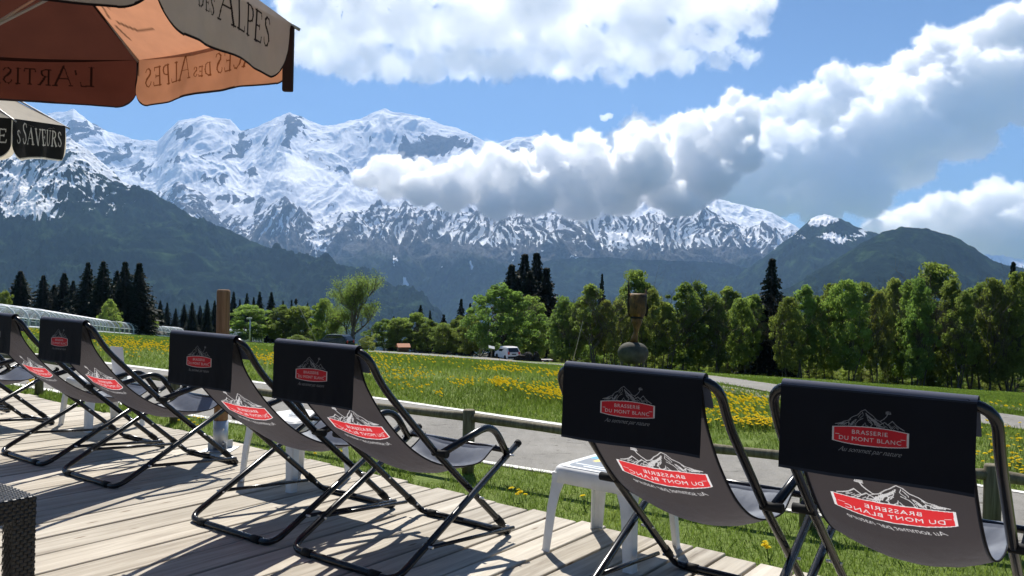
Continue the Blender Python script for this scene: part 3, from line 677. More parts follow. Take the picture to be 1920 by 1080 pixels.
# ------------------------------------------------------------------ wooden post and log fence
def log_mat(name, c0, c1, c2):
    t = NT(name); O = t.obj(); g = t.noise(1, 6, .65, t.scale(O, (34, 34, 3)), .8); k = t.noise(5, 4, .6, O)
    col = t.mix(t.math('MULTIPLY', k, .6), t.ramp(g, [(.32, c0), (.5, c1), (.68, c2)]), c1); t.base(col, .8, .2); t.bump(g, .5, .006); return t.m
M_log = log_mat('brown_log', (.10, .055, .028), (.24, .135, .07), (.36, .22, .13)); M_old = log_mat('weathered_log', (.075, .065, .042), (.17, .15, .10), (.28, .25, .18))
M_galv = NT('galvanised_steel').base((.50, .52, .54), .5, .5, .75).m
pb = on_plane(413, 843); r_ = empty('wooden_post', pb, 0, 'tall round brown wooden post in a grey metal sleeve at the edge of the deck', 'post')
ptop = HC + ray(417, 543)[1]*pb.y
bm = bmesh.new(); rg = np.random.default_rng(2)
lathe(bm, [(.046, .10), (.046, .5), (.0455, 1.0), (.046, ptop - .02), (.043, ptop - .004), (.034, ptop)], 26); 
for v in bm.verts: v.co.x += .0015*math.sin(v.co.z*9 + math.atan2(v.co.y, v.co.x)*5)
mk('log', bm, M_log, r_)
bm = bmesh.new(); lathe(bm, [(.050, .005), (.050, .205), (.0475, .205)], 26); box(bm, (-.10, -.10, .0), (.10, .10, .006), bev=.002)
for a in range(4): box(bm, (.05, -.002, .005), (.09, .002, .06), M=Matrix.Rotation(a*math.pi/2 + .785, 4, 'Z'))
mk('metal_sleeve', bm, M_galv, r_)
bm = bmesh.new()
for z in (.05, .15):
    for a in (-2.2, -.9): tube(bm, [(.049*math.cos(a), .049*math.sin(a), z), (.058*math.cos(a), .058*math.sin(a), z)], .007, 6)
mk('screws', bm, M_zinc, r_)
fpts = [on_ground(*p) for p in ((-230,690),(73,741),(327,793),(877,887),(1513,990),(1858,1030),(2300,1105))]
fr = empty('log_fence', (0, 0, 0), 0, 'low weathered log fence along the near side of the path', 'fence')
tops = [768]
zt = HC + ray(885, 768)[1]*fpts[3].y
for i, p in enumerate(fpts):
    bm = bmesh.new(); lathe(bm, [(.050, -.1), (.050, zt - p.z - .012), (.044, zt - p.z)], 20, Matrix.Translation(p)); mk('post', bm, M_old, fr)
for a, b in zip(fpts, fpts[1:]):
    bm = bmesh.new(); n = 12; d = (b - a); P = [Vector((a.x + d.x*k/n, a.y + d.y*k/n, zt - .062 - .018*math.sin(math.pi*k/n))) for k in range(n + 1)]
    tube(bm, P, [.034 + .003*math.sin(k*1.7) for k in range(n + 1)], 12)
    o = mk('rail', bm, M_old, fr)

# ------------------------------------------------------------------ parasols
STR = {  # serif capitals as strokes: (x0,y0,x1,y1,thick)
 'A': [(0,0,.36,1,.35),(.36,1,.74,0,1),(.14,.36,.58,.36,.35),(-.06,0,.10,0,.3),(.62,0,.86,0,.3)],
 'L': [(.12,0,.12,1,1),(0,1,.26,1,.3),(0,0,.58,0,.35),(.58,0,.62,.2,.3)],
 'P': [(.12,0,.12,1,1),(0,0,.28,0,.3),(0,1,.34,1,.35),(.34,1,.52,.9,.6),(.52,.9,.56,.74,1),(.56,.74,.50,.56,.8),(.50,.56,.32,.48,.4),(.32,.48,.14,.48,.35)],
 'E': [(.12,0,.12,1,1),(0,1,.56,1,.35),(.56,1,.58,.82,.3),(.12,.52,.44,.52,.35),(.44,.6,.44,.44,.3),(0,0,.58,0,.35),(.58,0,.62,.2,.3)],
 'S': [(.50,.82,.42,.97,.4),(.42,.97,.24,1,.4),(.24,1,.10,.88,.7),(.10,.88,.12,.68,.9),(.12,.68,.40,.42,1),(.40,.42,.48,.22,.9),(.48,.22,.36,.03,.6),(.36,.03,.18,0,.4),(.18,0,.06,.1,.4),(.06,.1,.03,.24,.3)],
 'G': [(.66,.80,.56,.95,.4),(.56,.95,.36,1,.4),(.36,1,.14,.84,.7),(.14,.84,.04,.52,1),(.04,.52,.12,.18,1),(.12,.18,.34,0,.6),(.34,0,.60,.06,.4),(.60,.06,.62,.42,1),(.48,.42,.74,.42,.3)],
 'C': [(.64,.80,.54,.95,.4),(.54,.95,.36,1,.4),(.36,1,.14,.84,.7),(.14,.84,.04,.52,1),(.04,.52,.12,.18,1),(.12,.18,.34,0,.6),(.34,0,.54,.03,.4),(.54,.03,.66,.2,.35)],
 'D': [(.12,0,.12,1,1),(0,1,.36,1,.35),(.36,1,.60,.86,.7),(.60,.86,.70,.52,1),(.70,.52,.60,.16,1),(.60,.16,.36,0,.6),(.36,0,0,0,.35)],
 'T': [(.32,0,.32,1,1),(.02,1,.62,1,.35),(.02,1,0,.82,.3),(.62,1,.64,.82,.3),(.2,0,.44,0,.3)],
 'R': [(.12,0,.12,1,1),(0,0,.26,0,.3),(0,1,.34,1,.35),(.34,1,.52,.9,.6),(.52,.9,.54,.74,1),(.54,.74,.46,.58,.8),(.46,.58,.14,.50,.35),(.32,.52,.62,0,1),(.62,0,.74,0,.3)],
 'I': [(.14,0,.14,1,1),(.02,0,.26,0,.3),(.02,1,.26,1,.3)],
 'N': [(.12,0,.12,1,.4),(.12,1,.62,0,1),(.62,0,.62,1,.4),(0,1,.16,1,.3),(.5,1,.74,1,.3),(0,0,.24,0,.3)],
 'U': [(.12,1,.12,.26,1),(.12,.26,.24,.04,.9),(.24,.04,.42,0,.6),(.42,0,.58,.10,.5),(.58,.10,.62,.3,.4),(.62,.3,.62,1,.4),(0,1,.24,1,.3),(.5,1,.74,1,.3)],
 'V': [(.06,1,.38,0,1),(.38,0,.70,1,.4),(-.04,1,.2,1,.3),(.58,1,.82,1,.3)],
 "'": [(.08,1,.05,.76,.8)]}
WID = dict(A=.82, L=.68, P=.66, E=.70, S=.60, G=.82, C=.76, D=.82, T=.72, R=.76, I=.34, N=.82, U=.80, V=.82)
def serif(img, A, B, words, x, y, size, col, track=.12):
    """words: list of (string, relative size); first letters taller. returns width"""
    for wd, k in words:
        for i, ch in enumerate(wd):
            h = size*k*(1.28 if (i == 0 or (wd.startswith("L'") and i == 2)) else 1.0)
            for a, b, c, d, tk in STR.get(ch, []):
                if img is not None: paint_line(img, A, B, [(x + a*h, y + b*h), (x + c*h, y + d*h)], size*k*.052*tk + size*.012, col)
            x += h*(WID.get(ch, .2) + track)
        x += size*.22
    return x
def cloth_mat(name, c, trans, c_in=None, rough=.85):
    t = NT(name); a = t.n('ShaderNodeAttribute', attribute_name='print').outputs['Color']; n = t.noise(9, 4, .6, t.obj())
    t.base(a, rough, .15); t.bump(t.noise(700, 2, .5, t.obj()), .2, .002)
    tr = t.n('ShaderNodeBsdfTranslucent'); t.l(t.mix(1.0, a, t.ramp(n, [(.3, (.85, .85, .85)), (.7, (1.1, 1.08, 1.05))]), 'MULTIPLY'), tr.inputs[0]); mx = t.n('ShaderNodeMixShader'); mx.inputs[0].default_value = trans
    t.l(t.b.outputs[0], mx.inputs[1]); t.l(tr.outputs[0], mx.inputs[2]); t.l(mx.outputs[0], t.out.inputs[0]); return t.m
M_canopy = cloth_mat('parasol_cloth', None, .55)
M_pole = plain('pale_pole', (.62, .60, .56), .4, .5); M_rib = plain('steel_rib', (.30, .28, .27), .4, .5, .6)
def rotm(ax, ay):
    return Matrix.Rotation(ax, 3, 'X') @ Matrix.Rotation(ay, 3, 'Y')
def parasol(label, Cc, R, n, th, ap, tx, ty, v, cols, vcols, trim, texts, tcol, pole_to=0.0, marks=None, strap=None, skip=()):
    v0 = v; root = empty('parasol', (0, 0, 0), 0, label, 'parasol'); M = rotm(tx, ty); Cc = Vector(Cc)
    rim = [Cc + M @ Vector((R*math.cos(th + 2*math.pi*k/n), R*math.sin(th + 2*math.pi*k/n), 0)) for k in range(n)]; apex = Cc + M @ Vector((0, 0, ap))
    for k in range(n):
        a, b = rim[k], rim[(k+1) % n]; na, nb = 160, 90; A = np.linspace(0, 1, na); B = np.linspace(0, 1, nb)
        img = np.empty((na, nb, 3)); img[:] = cols[k]
        if marks and k in marks:
            for P in marks[k]: paint_line(img, A, B, P, .009, tuple(c*.35 for c in cols[k]))
        aa, bb = np.meshgrid(A, B, indexing='ij'); sag = -.035*R*np.sin(np.pi*aa)*(.3 + .7*(1 - bb)) - .05*ap*np.sin(np.pi*bb)
        pts = [(a[i]*(1 - aa) + b[i]*aa)*(1 - bb) + apex[i]*bb for i in range(3)]
        img[(aa < .008) | (aa > .992)] = tuple(c*.4 for c in cols[k])
        cloth('canopy_panel', (pts[0], pts[1], pts[2] + sag), na, nb, img, M_canopy, root)
        # valance
        v = v0*(1.14 if (n == 6 and k == 5) else 1.0); L = (b - a).length; na, nb = 420, 80; A = np.linspace(0, L, na); B = np.linspace(-v, 0, nb); img = np.empty((na, nb, 3)); img[:] = vcols[k]
        rc = v*.42; aa, bb = np.meshgrid(A, np.linspace(0, 1, nb), indexing='ij')
        e = np.minimum(A, L - A); drop = v*(.97 + .03*np.cos(np.clip(e/(L*.5), 0, 1)*math.pi*1.0))
        rc = rc if not (n == 6 and k == 5) else v*.55
        drop = np.where(e < rc, drop*0 + (v - rc) + np.sqrt(np.maximum(rc**2 - (rc - e)**2, 0)), drop)
        if n == 6 and k == 5: q_ = np.clip((.27 - (L - A))/.27, 0, 1); drop = np.minimum(drop, v*(1 - q_**2.2)**.8 + .002)
        dz = drop[:, None]*(1 - bb)
        if k in texts:
            f_ = .30 if (n == 6 and k == 1) else .40; w0 = serif(None, None, None, texts[k], 0, 0, v*f_, None)
            sz = v*f_*min(1.0, (L - .08)/w0)
            serif(img[::-1] if False else img, A, B, texts[k], (L - serif(None, None, None, texts[k], 0, 0, sz, None))*(.97 if n == 8 and k == 7 else .5 if n == 8 or k < 5 else .97) + (.01 if n == 8 or k < 5 else -.17), -v*(.60 if n == 8 or k < 5 else .56), sz, tcol[k])
        img = img.reshape(na, nb, 3)
        # remap: rows are fractions of the drop, printing was laid in metres
        im2 = np.empty_like(img); zz = -dz; jj = np.clip(((zz + v)/v*(nb - 1)).astype(int), 0, nb - 1)
        im2 = img[np.arange(na)[:, None], jj]
        im2[((drop[:, None] - dz) < .008) | (e[:, None] < .006)] = trim
        nrm = Vector((b - a)).cross(Vector((0, 0, 1))).normalized()
        fold = .010*np.sin(A*17 + k)[:, None]*(1 - bb)*np.ones_like(aa) + .012*fbm(A[:, None]*6, bb*1.2, 2, k)*(1 - bb)
        X = a.x + (b.x - a.x)*A[:, None]/L + nrm.x*fold; Y = a.y + (b.y - a.y)*A[:, None]/L + nrm.y*fold; Z = a.z + (b.z - a.z)*A[:, None]/L - dz
        X, Y = np.broadcast_to(X, Z.shape), np.broadcast_to(Y, Z.shape)
        cloth('valance', (X, Y, Z), na, nb, im2, M_canopy, root)
        bm = bmesh.new(); d = (a - apex).normalized(); tube(bm, [apex - Vector((0, 0, .03)), (apex + a)/2 - Vector((0, 0, .02)), a - Vector((0, 0, .006)), a + d*.035 - Vector((0, 0, .004))], .0065, 8); mk('rib', bm, M_rib, root)
        bm = bmesh.new(); hub = Cc - (M @ Vector((0, 0, .12))); tube(bm, [hub, (apex*.45 + a*.55) - Vector((0, 0, .02))], .005, 6); mk('stretcher', bm, M_rib, root)
    bm = bmesh.new(); tube(bm, [Vector((Cc.x, Cc.y, pole_to)), Cc - (M @ Vector((0, 0, .12))), apex + M @ Vector((0, 0, .06))], .019, 14); mk('pole', bm, M_pole, root)
    bm = bmesh.new(); lathe(bm, [(.24, 0), (.24, .05), (.2, .08), (.04, .09), (.03, .3)], 28, Matrix.Translation((Cc.x, Cc.y, pole_to))); mk('base', bm, M_rat, root)
    if strap is not None:
        c = rim[strap]; bm = bmesh.new(); pts = [c + Vector((.0, 0, -.005)), c + Vector((.004, 0, -v*.5)), c + Vector((-.002, 0, -v*1.02))]
        for i in range(2):
            pass
        box(bm, (c.x - .030, c.y - .014, c.z - v*1.04), (c.x + .010, c.y + .014, c.z - .01), bev=.007); mk('corner_strap', bm, plain('dark_brown_strap', (.03, .012, .010), .9), root)
    return root
OR, BR, TA = (.50, .235, .135), (.048, .016, .011), (.42, .35, .31)
n6 = 6
# corner k sits at angle th + 60k: C1 = k0, C2 = k1
parasol('large orange and brown parasol overhead at the top left', (-1.791, 2.705, 2.101), 1.028, 6, .456, .576, .07, -.05, .22,
    [OR, BR, TA, BR, TA, TA], [(.46, .20, .11), (.062, .018, .012), TA, BR, TA, (.52, .44, .39)], (.015, .010, .010),
    {0: [("GLACES", 1), ("DES", .5), ("ALPES", 1)], 1: [("L'ARTISAN", 1), ("DES", 1)], 5: [("DES", .5), ("ALPES", 1)]},
    {0: (.16, .045, .015), 1: (.010, .003, .002), 5: (.020, .012, .012)}, marks={0: [[(.74,.30),(.80,.36),(.88,.30)], [(.80,.36),(.82,.43),(.78,.49)], [(.93,.30),(.95,.25)], [(.68,.17),(.80,.17),(.91,.22)], [(.95,.20),(.93,.13)]]}, strap=0)
parasol('cream parasol with a black lettered valance at the left edge', (-4.59, 5.90, 2.29), 1.19, 8, math.atan2(-.3, 1.16) - 0.0, .74, .13, 0, .28,
    [(.62, .57, .50)]*8, [(.018, .018, .018) if k in (0, 6, 7) else (.62, .56, .46) for k in range(8)], (.62, .60, .56), {0: [("S", .62), ("SAVEURS", 1)], 7: [("ARTISAN", 1), ("E", .62)], 6: [("L'ARTISAN", 1)]}, {k: (.58, .57, .55) for k in range(8)})

# ------------------------------------------------------------------ covered conveyor
M_frame = plain('pale_aluminium', (.70, .72, .74), .45, .5)
t = NT('tunnel_pane'); t.base((.75, .82, .86), .12, .6); trn = t.n('ShaderNodeBsdfTransparent'); trn.inputs[0].default_value = (.86, .9, .92, 1); mx = t.n('ShaderNodeMixShader'); mx.inputs[0].default_value = .80
t.l(t.b.outputs[0], mx.inputs[1]); t.l(trn.outputs[0], mx.inputs[2]); t.l(mx.outputs[0], t.out.inputs[0]); M_pane = t.m
def tunnel(path, h, w, name, label, step):
    root = empty(name, path[0], 0, label, 'covered conveyor'); O = path[0]
    P = []; 
    for a, b in zip(path, path[1:]):
        n = max(1, round((b - a).length/step)); P += [a + (b - a)*k/n for k in range(n)]
    P.append(path[-1]); prof = [(-w/2, 0), (-w/2, h*.45), (-w*.42, h*.72), (-w*.24, h*.93), (0, h), (w*.24, h*.93), (w*.42, h*.72), (w/2, h*.45), (w/2, 0)]
    def sec(i):
        d = (P[min(i+1, len(P)-1)] - P[max(i-1, 0)]); d.z = 0; d.normalize(); s = Vector((d.y, -d.x, 0)); return [P[i] - O + s*a + Vector((0, 0, b)) for a, b in prof]
    S = [sec(i) for i in range(len(P))]
    bm = bmesh.new()
    for a, b in zip(S, S[1:]):
        for k in range(len(prof) - 1): bm.faces.new([bm.verts.new(q) for q in (a[k], a[k+1], b[k+1], b[k])])
    for e in (S[0], S[-1]): bm.faces.new([bm.verts.new(q) for q in e])
    mk('glazing', bm, M_pane, root)
    for s in S:
        bm = bmesh.new(); tube(bm, s, .12, 6); mk('rib', bm, M_frame, root)
    bm = bmesh.new()
    for k in (3, 4, 5): tube(bm, [s[k] for s in S], .14 if k == 4 else .07, 6)
    mk('top_rail', bm, M_frame, root)
    bm = bmesh.new()
    for k in (1, 7): tube(bm, [s[k] for s in S], .05, 6)
    for k in (0, 8): tube(bm, [s[k] + Vector((0, 0, .1)) for s in S], .12, 6)
    mk('side_rail', bm, M_frame, root)
    bm = bmesh.new()
    for a, b in zip(S, S[1:]): bm.faces.new([bm.verts.new(q + Vector((0, 0, .2))) for q in (a[0], a[8], b[8], b[0])])
    mk('belt', bm, M_rub, root)
tunnel([stand(-160, 62), stand(-30, 71), stand(70, 84), stand(187, 125), stand(260, 150), stand(335, 166)], 2.0, 2.6, 'conveyor_tunnel', 'long arched glazed tunnel running down the meadow at the left', 3.2)
tunnel([stand(432, 172), stand(480, 160)], 2.5, 2.9, 'tunnel_entrance', 'rounded end of a glazed tunnel seen just right of the round wooden post', 1.5)

# ------------------------------------------------------------------ trees
def leaf_mat(name, c0, c1, trans=.35):
    t = NT(name); oi = t.n('ShaderNodeObjectInfo'); P = t.pos(); n = t.noise(.55, 4, .6, P); n2 = t.noise(3.0, 2, .6, P)
    f = t.math('ADD', t.math('MULTIPLY', n, .6), t.math('MULTIPLY', n2, .4)); col = t.ramp(f, [(.36, c0), (.62, c1)])
    hs = t.n('ShaderNodeHueSaturation'); t.l(col, hs.inputs['Color']); t.l(t.math('ADD', t.math('MULTIPLY', oi.outputs['Random'], .04), .48), hs.inputs['Hue']); t.l(t.math('ADD', t.math('MULTIPLY', oi.outputs['Random'], .4), .8), hs.inputs['Value'])
    t.base(hs.outputs[0], .6, .25); tr = t.n('ShaderNodeBsdfTranslucent'); t.l(t.mix(1.0, hs.outputs[0], (1.42, 1.52, .85), 'MULTIPLY'), tr.inputs[0]); mx = t.n('ShaderNodeMixShader'); mx.inputs[0].default_value = trans
    t.l(t.b.outputs[0], mx.inputs[1]); t.l(tr.outputs[0], mx.inputs[2]); t.l(mx.outputs[0], t.out.inputs[0]); return t.m
M_leaf = leaf_mat('spring_leaves', (.115, .150, .052), (.25, .32, .10), .58); M_leafy = leaf_mat('yellow_green_leaves', (.145, .165, .060), (.31, .35, .125), .58)
M_leafd = leaf_mat('dense_leaves', (.085, .122, .046), (.20, .27, .085), .56); M_needle = leaf_mat('dark_needles', (.007, .015, .010), (.018, .032, .017), .10)
t = NT('bark'); t.base(t.ramp(t.noise(6, 5, .6, t.scale(t.obj(), (3, 3, .6))), [(.35, (.06, .05, .04)), (.65, (.17, .15, .125))]), .9, .1); M_bark = t.m
def rand_quads(C_, size, rng, n, flat=0, sx=1.0):
    """n quads of random orientation at centres C_"""
    a = rng.normal(size=(n, 3)); a /= np.linalg.norm(a, axis=1)[:, None]; b = rng.normal(size=(n, 3)); b -= a*(a*b).sum(1)[:, None]; b /= np.linalg.norm(b, axis=1)[:, None]
    s = size*rng.uniform(.6, 1.35, (n, 1)); a = a*s*sx; b = b*s*.62
    return np.stack([C_ - a, C_ + b, C_ + a, C_ - b], 1)
def deciduous(seed, H=12., crown_w=7., low=.2, stems=1, clumps=70, per=170, leaf=.13, mat=None, droop=0, gap=.5, shape=1.0, cl_r=.95):
    rng = np.random.default_rng(seed); bm = bmesh.new(); tips = []
    def limb(p, d, L, r, lev):
        n = 5; pts = [p]; rs = [r]
        for k in range(n):
            d = (d + Vector(rng.normal(size=3))*.13 + Vector((0, 0, .06))).normalized(); pts.append(pts[-1] + d*L/n); rs.append(r*(1 - .62*(k+1)/n))
        tube(bm, pts, rs, 6 if lev < 2 else 4, cap=False)
        if lev >= 2: tips.append(pts[-1]); tips.append(pts[-2])
        if lev < 3:
            for k in range(4 if lev else 9):
                q = pts[min(n, 1 + int(rng.integers(1, n)))] if lev else pts[min(n, 2 + k % (n - 1))]
                a = rng.uniform(0, 2*math.pi); sp_ = rng.uniform(.5, 1.0)
                nd = (d*.75 + Vector((math.cos(a), math.sin(a), rng.uniform(-.1, .5)))*sp_).normalized(); limb(q, nd, L*rng.uniform(.45, .7), r*.45, lev + 1)
    for s in range(stems):
        a = rng.uniform(0, 6.28); o_ = Vector((math.cos(a), math.sin(a), 0))*(.0 if stems == 1 else crown_w*.16)
        limb(o_, (Vector((0, 0, 1)) + o_*.10).normalized(), H*.52, H*.016 if stems == 1 else H*.010, 0)
    # crown envelope with lumps
    cc = []; tries = 0
    while len(cc) < clumps and tries < 20000:
        tries += 1; zz = rng.uniform(low, 1.0); t_ = (zz - low)/(1 - low)
        rad = crown_w/2*(math.sin(math.pi*min(1, (t_*.86 + .12))**shape))**.65
        a = rng.uniform(0, 6.28); q = math.sqrt(rng.uniform(.12, 1.0)); lum = 1 + .22*math.sin(3*a + seed) + .15*math.sin(5*a + zz*9 + seed*2)
        p = np.array([math.cos(a)*rad*q*lum, math.sin(a)*rad*q*lum, zz*H*.965])
        if cc and min(np.linalg.norm((p - c)*np.array([1, 1, 1.2])) for c in cc) < gap*cl_r*(H/12): continue
        cc.append(p)
    cc = np.array(cc); K = len(cc); r = rng.uniform(.5, 1.15, (K, 1))*cl_r*(H/12)
    idx = np.repeat(np.arange(K), per); g = rng.normal(size=(len(idx), 3)); g /= np.linalg.norm(g, axis=1)[:, None]; g *= rng.uniform(.35, 1.0, (len(idx), 1))**.6
    pts = cc[idx] + g*r[idx]*np.array([1, 1, .72]); pts[:, 2] -= droop*np.abs(rng.normal(size=len(pts)))*.3
    V = rand_quads(pts, leaf*H/12, rng, len(pts)); pts2 = None
    me = quads_mesh('crown', V, 4, mat or M_leaf, link=False); tm = bpy.data.meshes.new('trunk'); bm.to_mesh(tm); bm.free(); tm.materials.append(M_bark)
    return me, tm, H
def sparse_tree(seed, H=12., mat=None):
    rng = np.random.default_rng(seed); bm = bmesh.new(); tips = []
    def limb(p, d, L, r, lev):
        n = 6; pts = [p]; rs = [r]
        for k in range(n):
            d = (d + Vector(rng.normal(size=3))*.10 + Vector((0, 0, .05))).normalized(); pts.append(pts[-1] + d*L/n); rs.append(max(r*(1 - .6*(k+1)/n), .012))
        tube(bm, pts, rs, 7 if lev < 2 else 4, cap=False)
        if lev >= 3: tips.extend([np.array(q) for q in pts[2:]])
        if lev < 4:
            for k in range((8, 6, 5, 3)[lev]):
                q = pts[(2 + k) % n + 1 if lev == 0 else int(rng.integers(2, n + 1))]; a = rng.uniform(0, 2*math.pi)
                nd = (d*.8 + Vector((math.cos(a), math.sin(a), rng.uniform(0, .45)))*rng.uniform(.45, .85)).normalized(); limb(q, nd, L*rng.uniform(.5, .68), r*.5, lev + 1)
    limb(Vector((0, 0, 0)), Vector((0, 0, 1)), H*.5, H*.026, 0)
    T = np.array(tips); idx = rng.integers(0, len(T), 19000); pts = T[idx] + rng.normal(size=(19000, 3))*.30
    k = H/pts[:, 2].max()
    me = quads_mesh('crown', rand_quads(pts, .075, rng, len(pts)), 4, mat or M_leaf, link=False); tm = bpy.data.meshes.new('trunk'); bm.to_mesh(tm); bm.free(); tm.materials.append(M_bark)
    for m in (me, tm): m.transform(Matrix.Diagonal((k, k, k, 1)))
    return me, tm, H
def spruce(seed, H=16., W_=5.4, ragged=.25):
    rng = np.random.default_rng(seed); bm = bmesh.new(); tube(bm, [(0, 0, 0), (.03, 0, H*.5), (0, .02, H*.985)], [H*.016, H*.010, .02], 8)
    V = []; z = H*.05
    while z < H*.985:
        f = 1 - z/H; R0 = W_/2*(f**.84)*1.12*rng.uniform(1 - ragged, 1 + ragged*.6) + .10; nb_ = int(6 + 7*f)
        for k in range(nb_):
            a = 2*math.pi*(k + rng.random()*.8)/nb_; R1 = R0*rng.uniform(.68, 1.15); dr = rng.uniform(.15, .42)
            m = max(4, int(R1*11)); s = rng.uniform(.06, 1, m); dirv = np.array([math.cos(a), math.sin(a)])
            for q in s:
                rr_ = R1*q; p = np.array([dirv[0]*rr_, dirv[1]*rr_, z - dr*rr_*q + .12*rr_]); wd = .32*(1 - q*.55)*(.5 + R1*.3); side = np.array([-dirv[1], dirv[0], 0])
                out = np.array([dirv[0], dirv[1], -.35]); out /= np.linalg.norm(out); sg = rng.choice([-1, 1]); tip = p + (side*sg*.8 + out*.75)*wd*rng.uniform(.7, 1.3) - np.array([0, 0, rng.uniform(.05, .26)])
                w2 = .085; V.append([p - out*w2*1.6, p + out*w2*1.6, tip + out*w2*.25, tip - out*w2*.6 - np.array([0, 0, .12])])
        z += H*.0175*rng.uniform(.7, 1.3)*(.6 + f*.7)
    me = quads_mesh('crown', np.array(V), 4, M_needle, link=False); tm = bpy.data.meshes.new('trunk'); bm.to_mesh(tm); bm.free(); tm.materials.append(M_bark)
    return me, tm, H
VAR = {'round': [deciduous(1, crown_w=9.5, low=.16, clumps=130, per=190, leaf=.15, mat=M_leafd, shape=.95), deciduous(2, crown_w=8.5, low=.14, clumps=120, per=190, leaf=.15, mat=M_leaf)],
       'tall': [deciduous(11, crown_w=5.0, low=.10, stems=2, clumps=125, per=150, leaf=.125, mat=M_leaf, cl_r=.72, shape=.85), deciduous(12, crown_w=4.4, low=.12, stems=2, clumps=110, per=150, leaf=.125, mat=M_leafy, cl_r=.7, shape=.8),
                deciduous(13, crown_w=5.6, low=.09, stems=3, clumps=135, per=150, leaf=.125, mat=M_leafd, cl_r=.75, shape=.9), deciduous(14, crown_w=4.8, low=.28, stems=3, clumps=100, per=150, leaf=.12, mat=M_leaf, cl_r=.68, shape=.8),
   deciduous(15, crown_w=7.4, low=.14, stems=2, clumps=150, per=150, leaf=.13, mat=M_leaf, cl_r=.85, shape=.95), deciduous(16, crown_w=6.8, low=.2, stems=3, clumps=140, per=150, leaf=.13, mat=M_leafy, cl_r=.8, shape=1.0), deciduous(17, crown_w=6.4, low=.1, stems=1, clumps=140, per=150, leaf=.13, mat=M_leafd, cl_r=.8, shape=1.1)],
       'bush': [deciduous(21, crown_w=14., low=.02, stems=3, clumps=120, per=150, leaf=.20, mat=M_leafy, cl_r=1.3, shape=.75), deciduous(22, crown_w=13., low=.02, stems=3, clumps=110, per=150, leaf=.20, mat=M_leaf, cl_r=1.3, shape=.75)],
       'sparse': [sparse_tree(31), sparse_tree(33)],
       'spruce': [spruce(41), spruce(42, W_=6.4, ragged=.35), spruce(43, W_=4.6)]}
NM = dict(round='broad_tree', tall='slender_tree', bush='bush', sparse='sparse_tree', spruce='spruce_tree')
WD = {'round': (9.5, 8.5), 'tall': (5.0, 4.4, 5.6, 4.8, 7.4, 6.8, 6.4), 'bush': (14., 13.), 'sparse': (9., 9.), 'spruce': (5.4, 6.4, 4.6)}
rgT = random.Random(5)
def tree(kind, px, top, Y, wpx, label, group, cat='tree', v=None, base=None):
    i = rgT.randrange(len(VAR[kind])) if v is None else v
    if kind == 'tall': i = rgT.choice((0, 1, 2, 3, 3, 4, 5, 6)); wpx *= rgT.uniform(.95, 1.35); top += rgT.uniform(-24, 8); Y += rgT.uniform(-3, 3)
    cr, tr, H = VAR[kind][i]; p = stand(px, Y); zt = HC + ray(px, top)[1]*Y; h = zt - p.z; w = wpx/F*Y
    r = empty(NM[kind], p, rgT.uniform(0, 6.28), label, cat, group); r.scale = (w/WD[kind][i], w/WD[kind][i], h/H)
    for nm, me in (('crown', cr), ('trunk', tr)):
        o = bpy.data.objects.new(nm, me); C.objects.link(o); o.parent = r
ORD = ['first', 'second', 'third', 'fourth', 'fifth', 'sixth', 'seventh', 'eighth', 'ninth', 'tenth', 'eleventh', 'twelfth', 'thirteenth', 'fourteenth', 'fifteenth', 'sixteenth', 'seventeenth', 'eighteenth', 'nineteenth', 'twentieth', 'twenty-first', 'twenty-second', 'twenty-third', 'twenty-fourth', 'twenty-fifth', 'twenty-sixth']
def row(kind, items, fmt, group):
    for k, it in enumerate(sorted(items)):
        px, top, Y, w = it[:4]; tree(kind, px, top, Y, w, fmt % ORD[k], group, v=it[4] if len(it) > 4 else None)
row('spruce', [(37,506,170,76),(80,514,175,64),(101,532,180,54),(119,510,178,60),(136,524,175,54),(163,489,150,72,1),(192,487,148,76),(218,505,150,60),(233,488,144,80,1),(259,490,146,86,1)], 'dark spruce, %s from the left edge of the view above the glazed tunnel', 'large dark spruces at the left')
row('spruce', [(284,556,190,32),(300,562,192,28),(313,566,195,26),(329,577,196,24),(345,570,192,30),(360,566,190,32),(375,572,194,28),(388,560,190,30),(402,562,200,26)], 'small dark spruce, %s from the left in the row left of the round post', 'small spruces left of the post')
row('spruce', [(437,545,205,30),(449,560,207,24),(462,548,205,30),(475,556,208,24),(486,545,205,34),(508,546,203,38),(530,562,208,26),(546,560,210,24),(576,566,210,24),(595,566,205,30)], 'dark spruce top, %s from the left behind the leafy trees right of the round post', 'spruces right of the post')
row('spruce', [(738,592,190,30),(788,570,180,36),(806,580,182,26),(832,588,170,40),(864,558,165,42,1),(881,566,168,36)], 'dark spruce, %s from the left between the sparse tall tree and the big round tree', 'spruces in the middle')
row('spruce', [(957,492,135,110,1),(981,472,136,118,1),(1004,470,138,116,1),(1022,498,134,112,1),(970,515,133,120,0),(992,505,133,120,0)], 'dark ragged spruce, %s from the left in the tall clump behind the big round tree', 'spruces of the tall clump')
tree('spruce', 1127, 510, 145, 34, 'lone dark spruce top right of the tall spruce clump', 'lone spruces', v=0)
tree('spruce', 1097, 540, 150, 12, 'tiny thin dark spruce top left of the lone spruce', 'lone spruces', v=2)
tree('spruce', 1445, 480, 100, 112, 'large dark spruce standing alone among leafy trees above the gap between the right chairs', 'lone spruces', v=1)
tree('spruce', 1897, 486, 125, 70, 'dark spruce top rising over the leafy trees at the right edge', 'lone spruces', v=1)
tree('spruce', 1540, 552, 108, 44, 'narrow dark spruce right of the large lone spruce', 'lone spruces', v=2)
row('round', [(470,572,150,92,1),(532,572,152,70,0),(565,574,150,84,1),(606,560,138,50,1)], 'leafy green tree, %s from the left behind the two middle left chairs', 'leafy trees at the middle left')
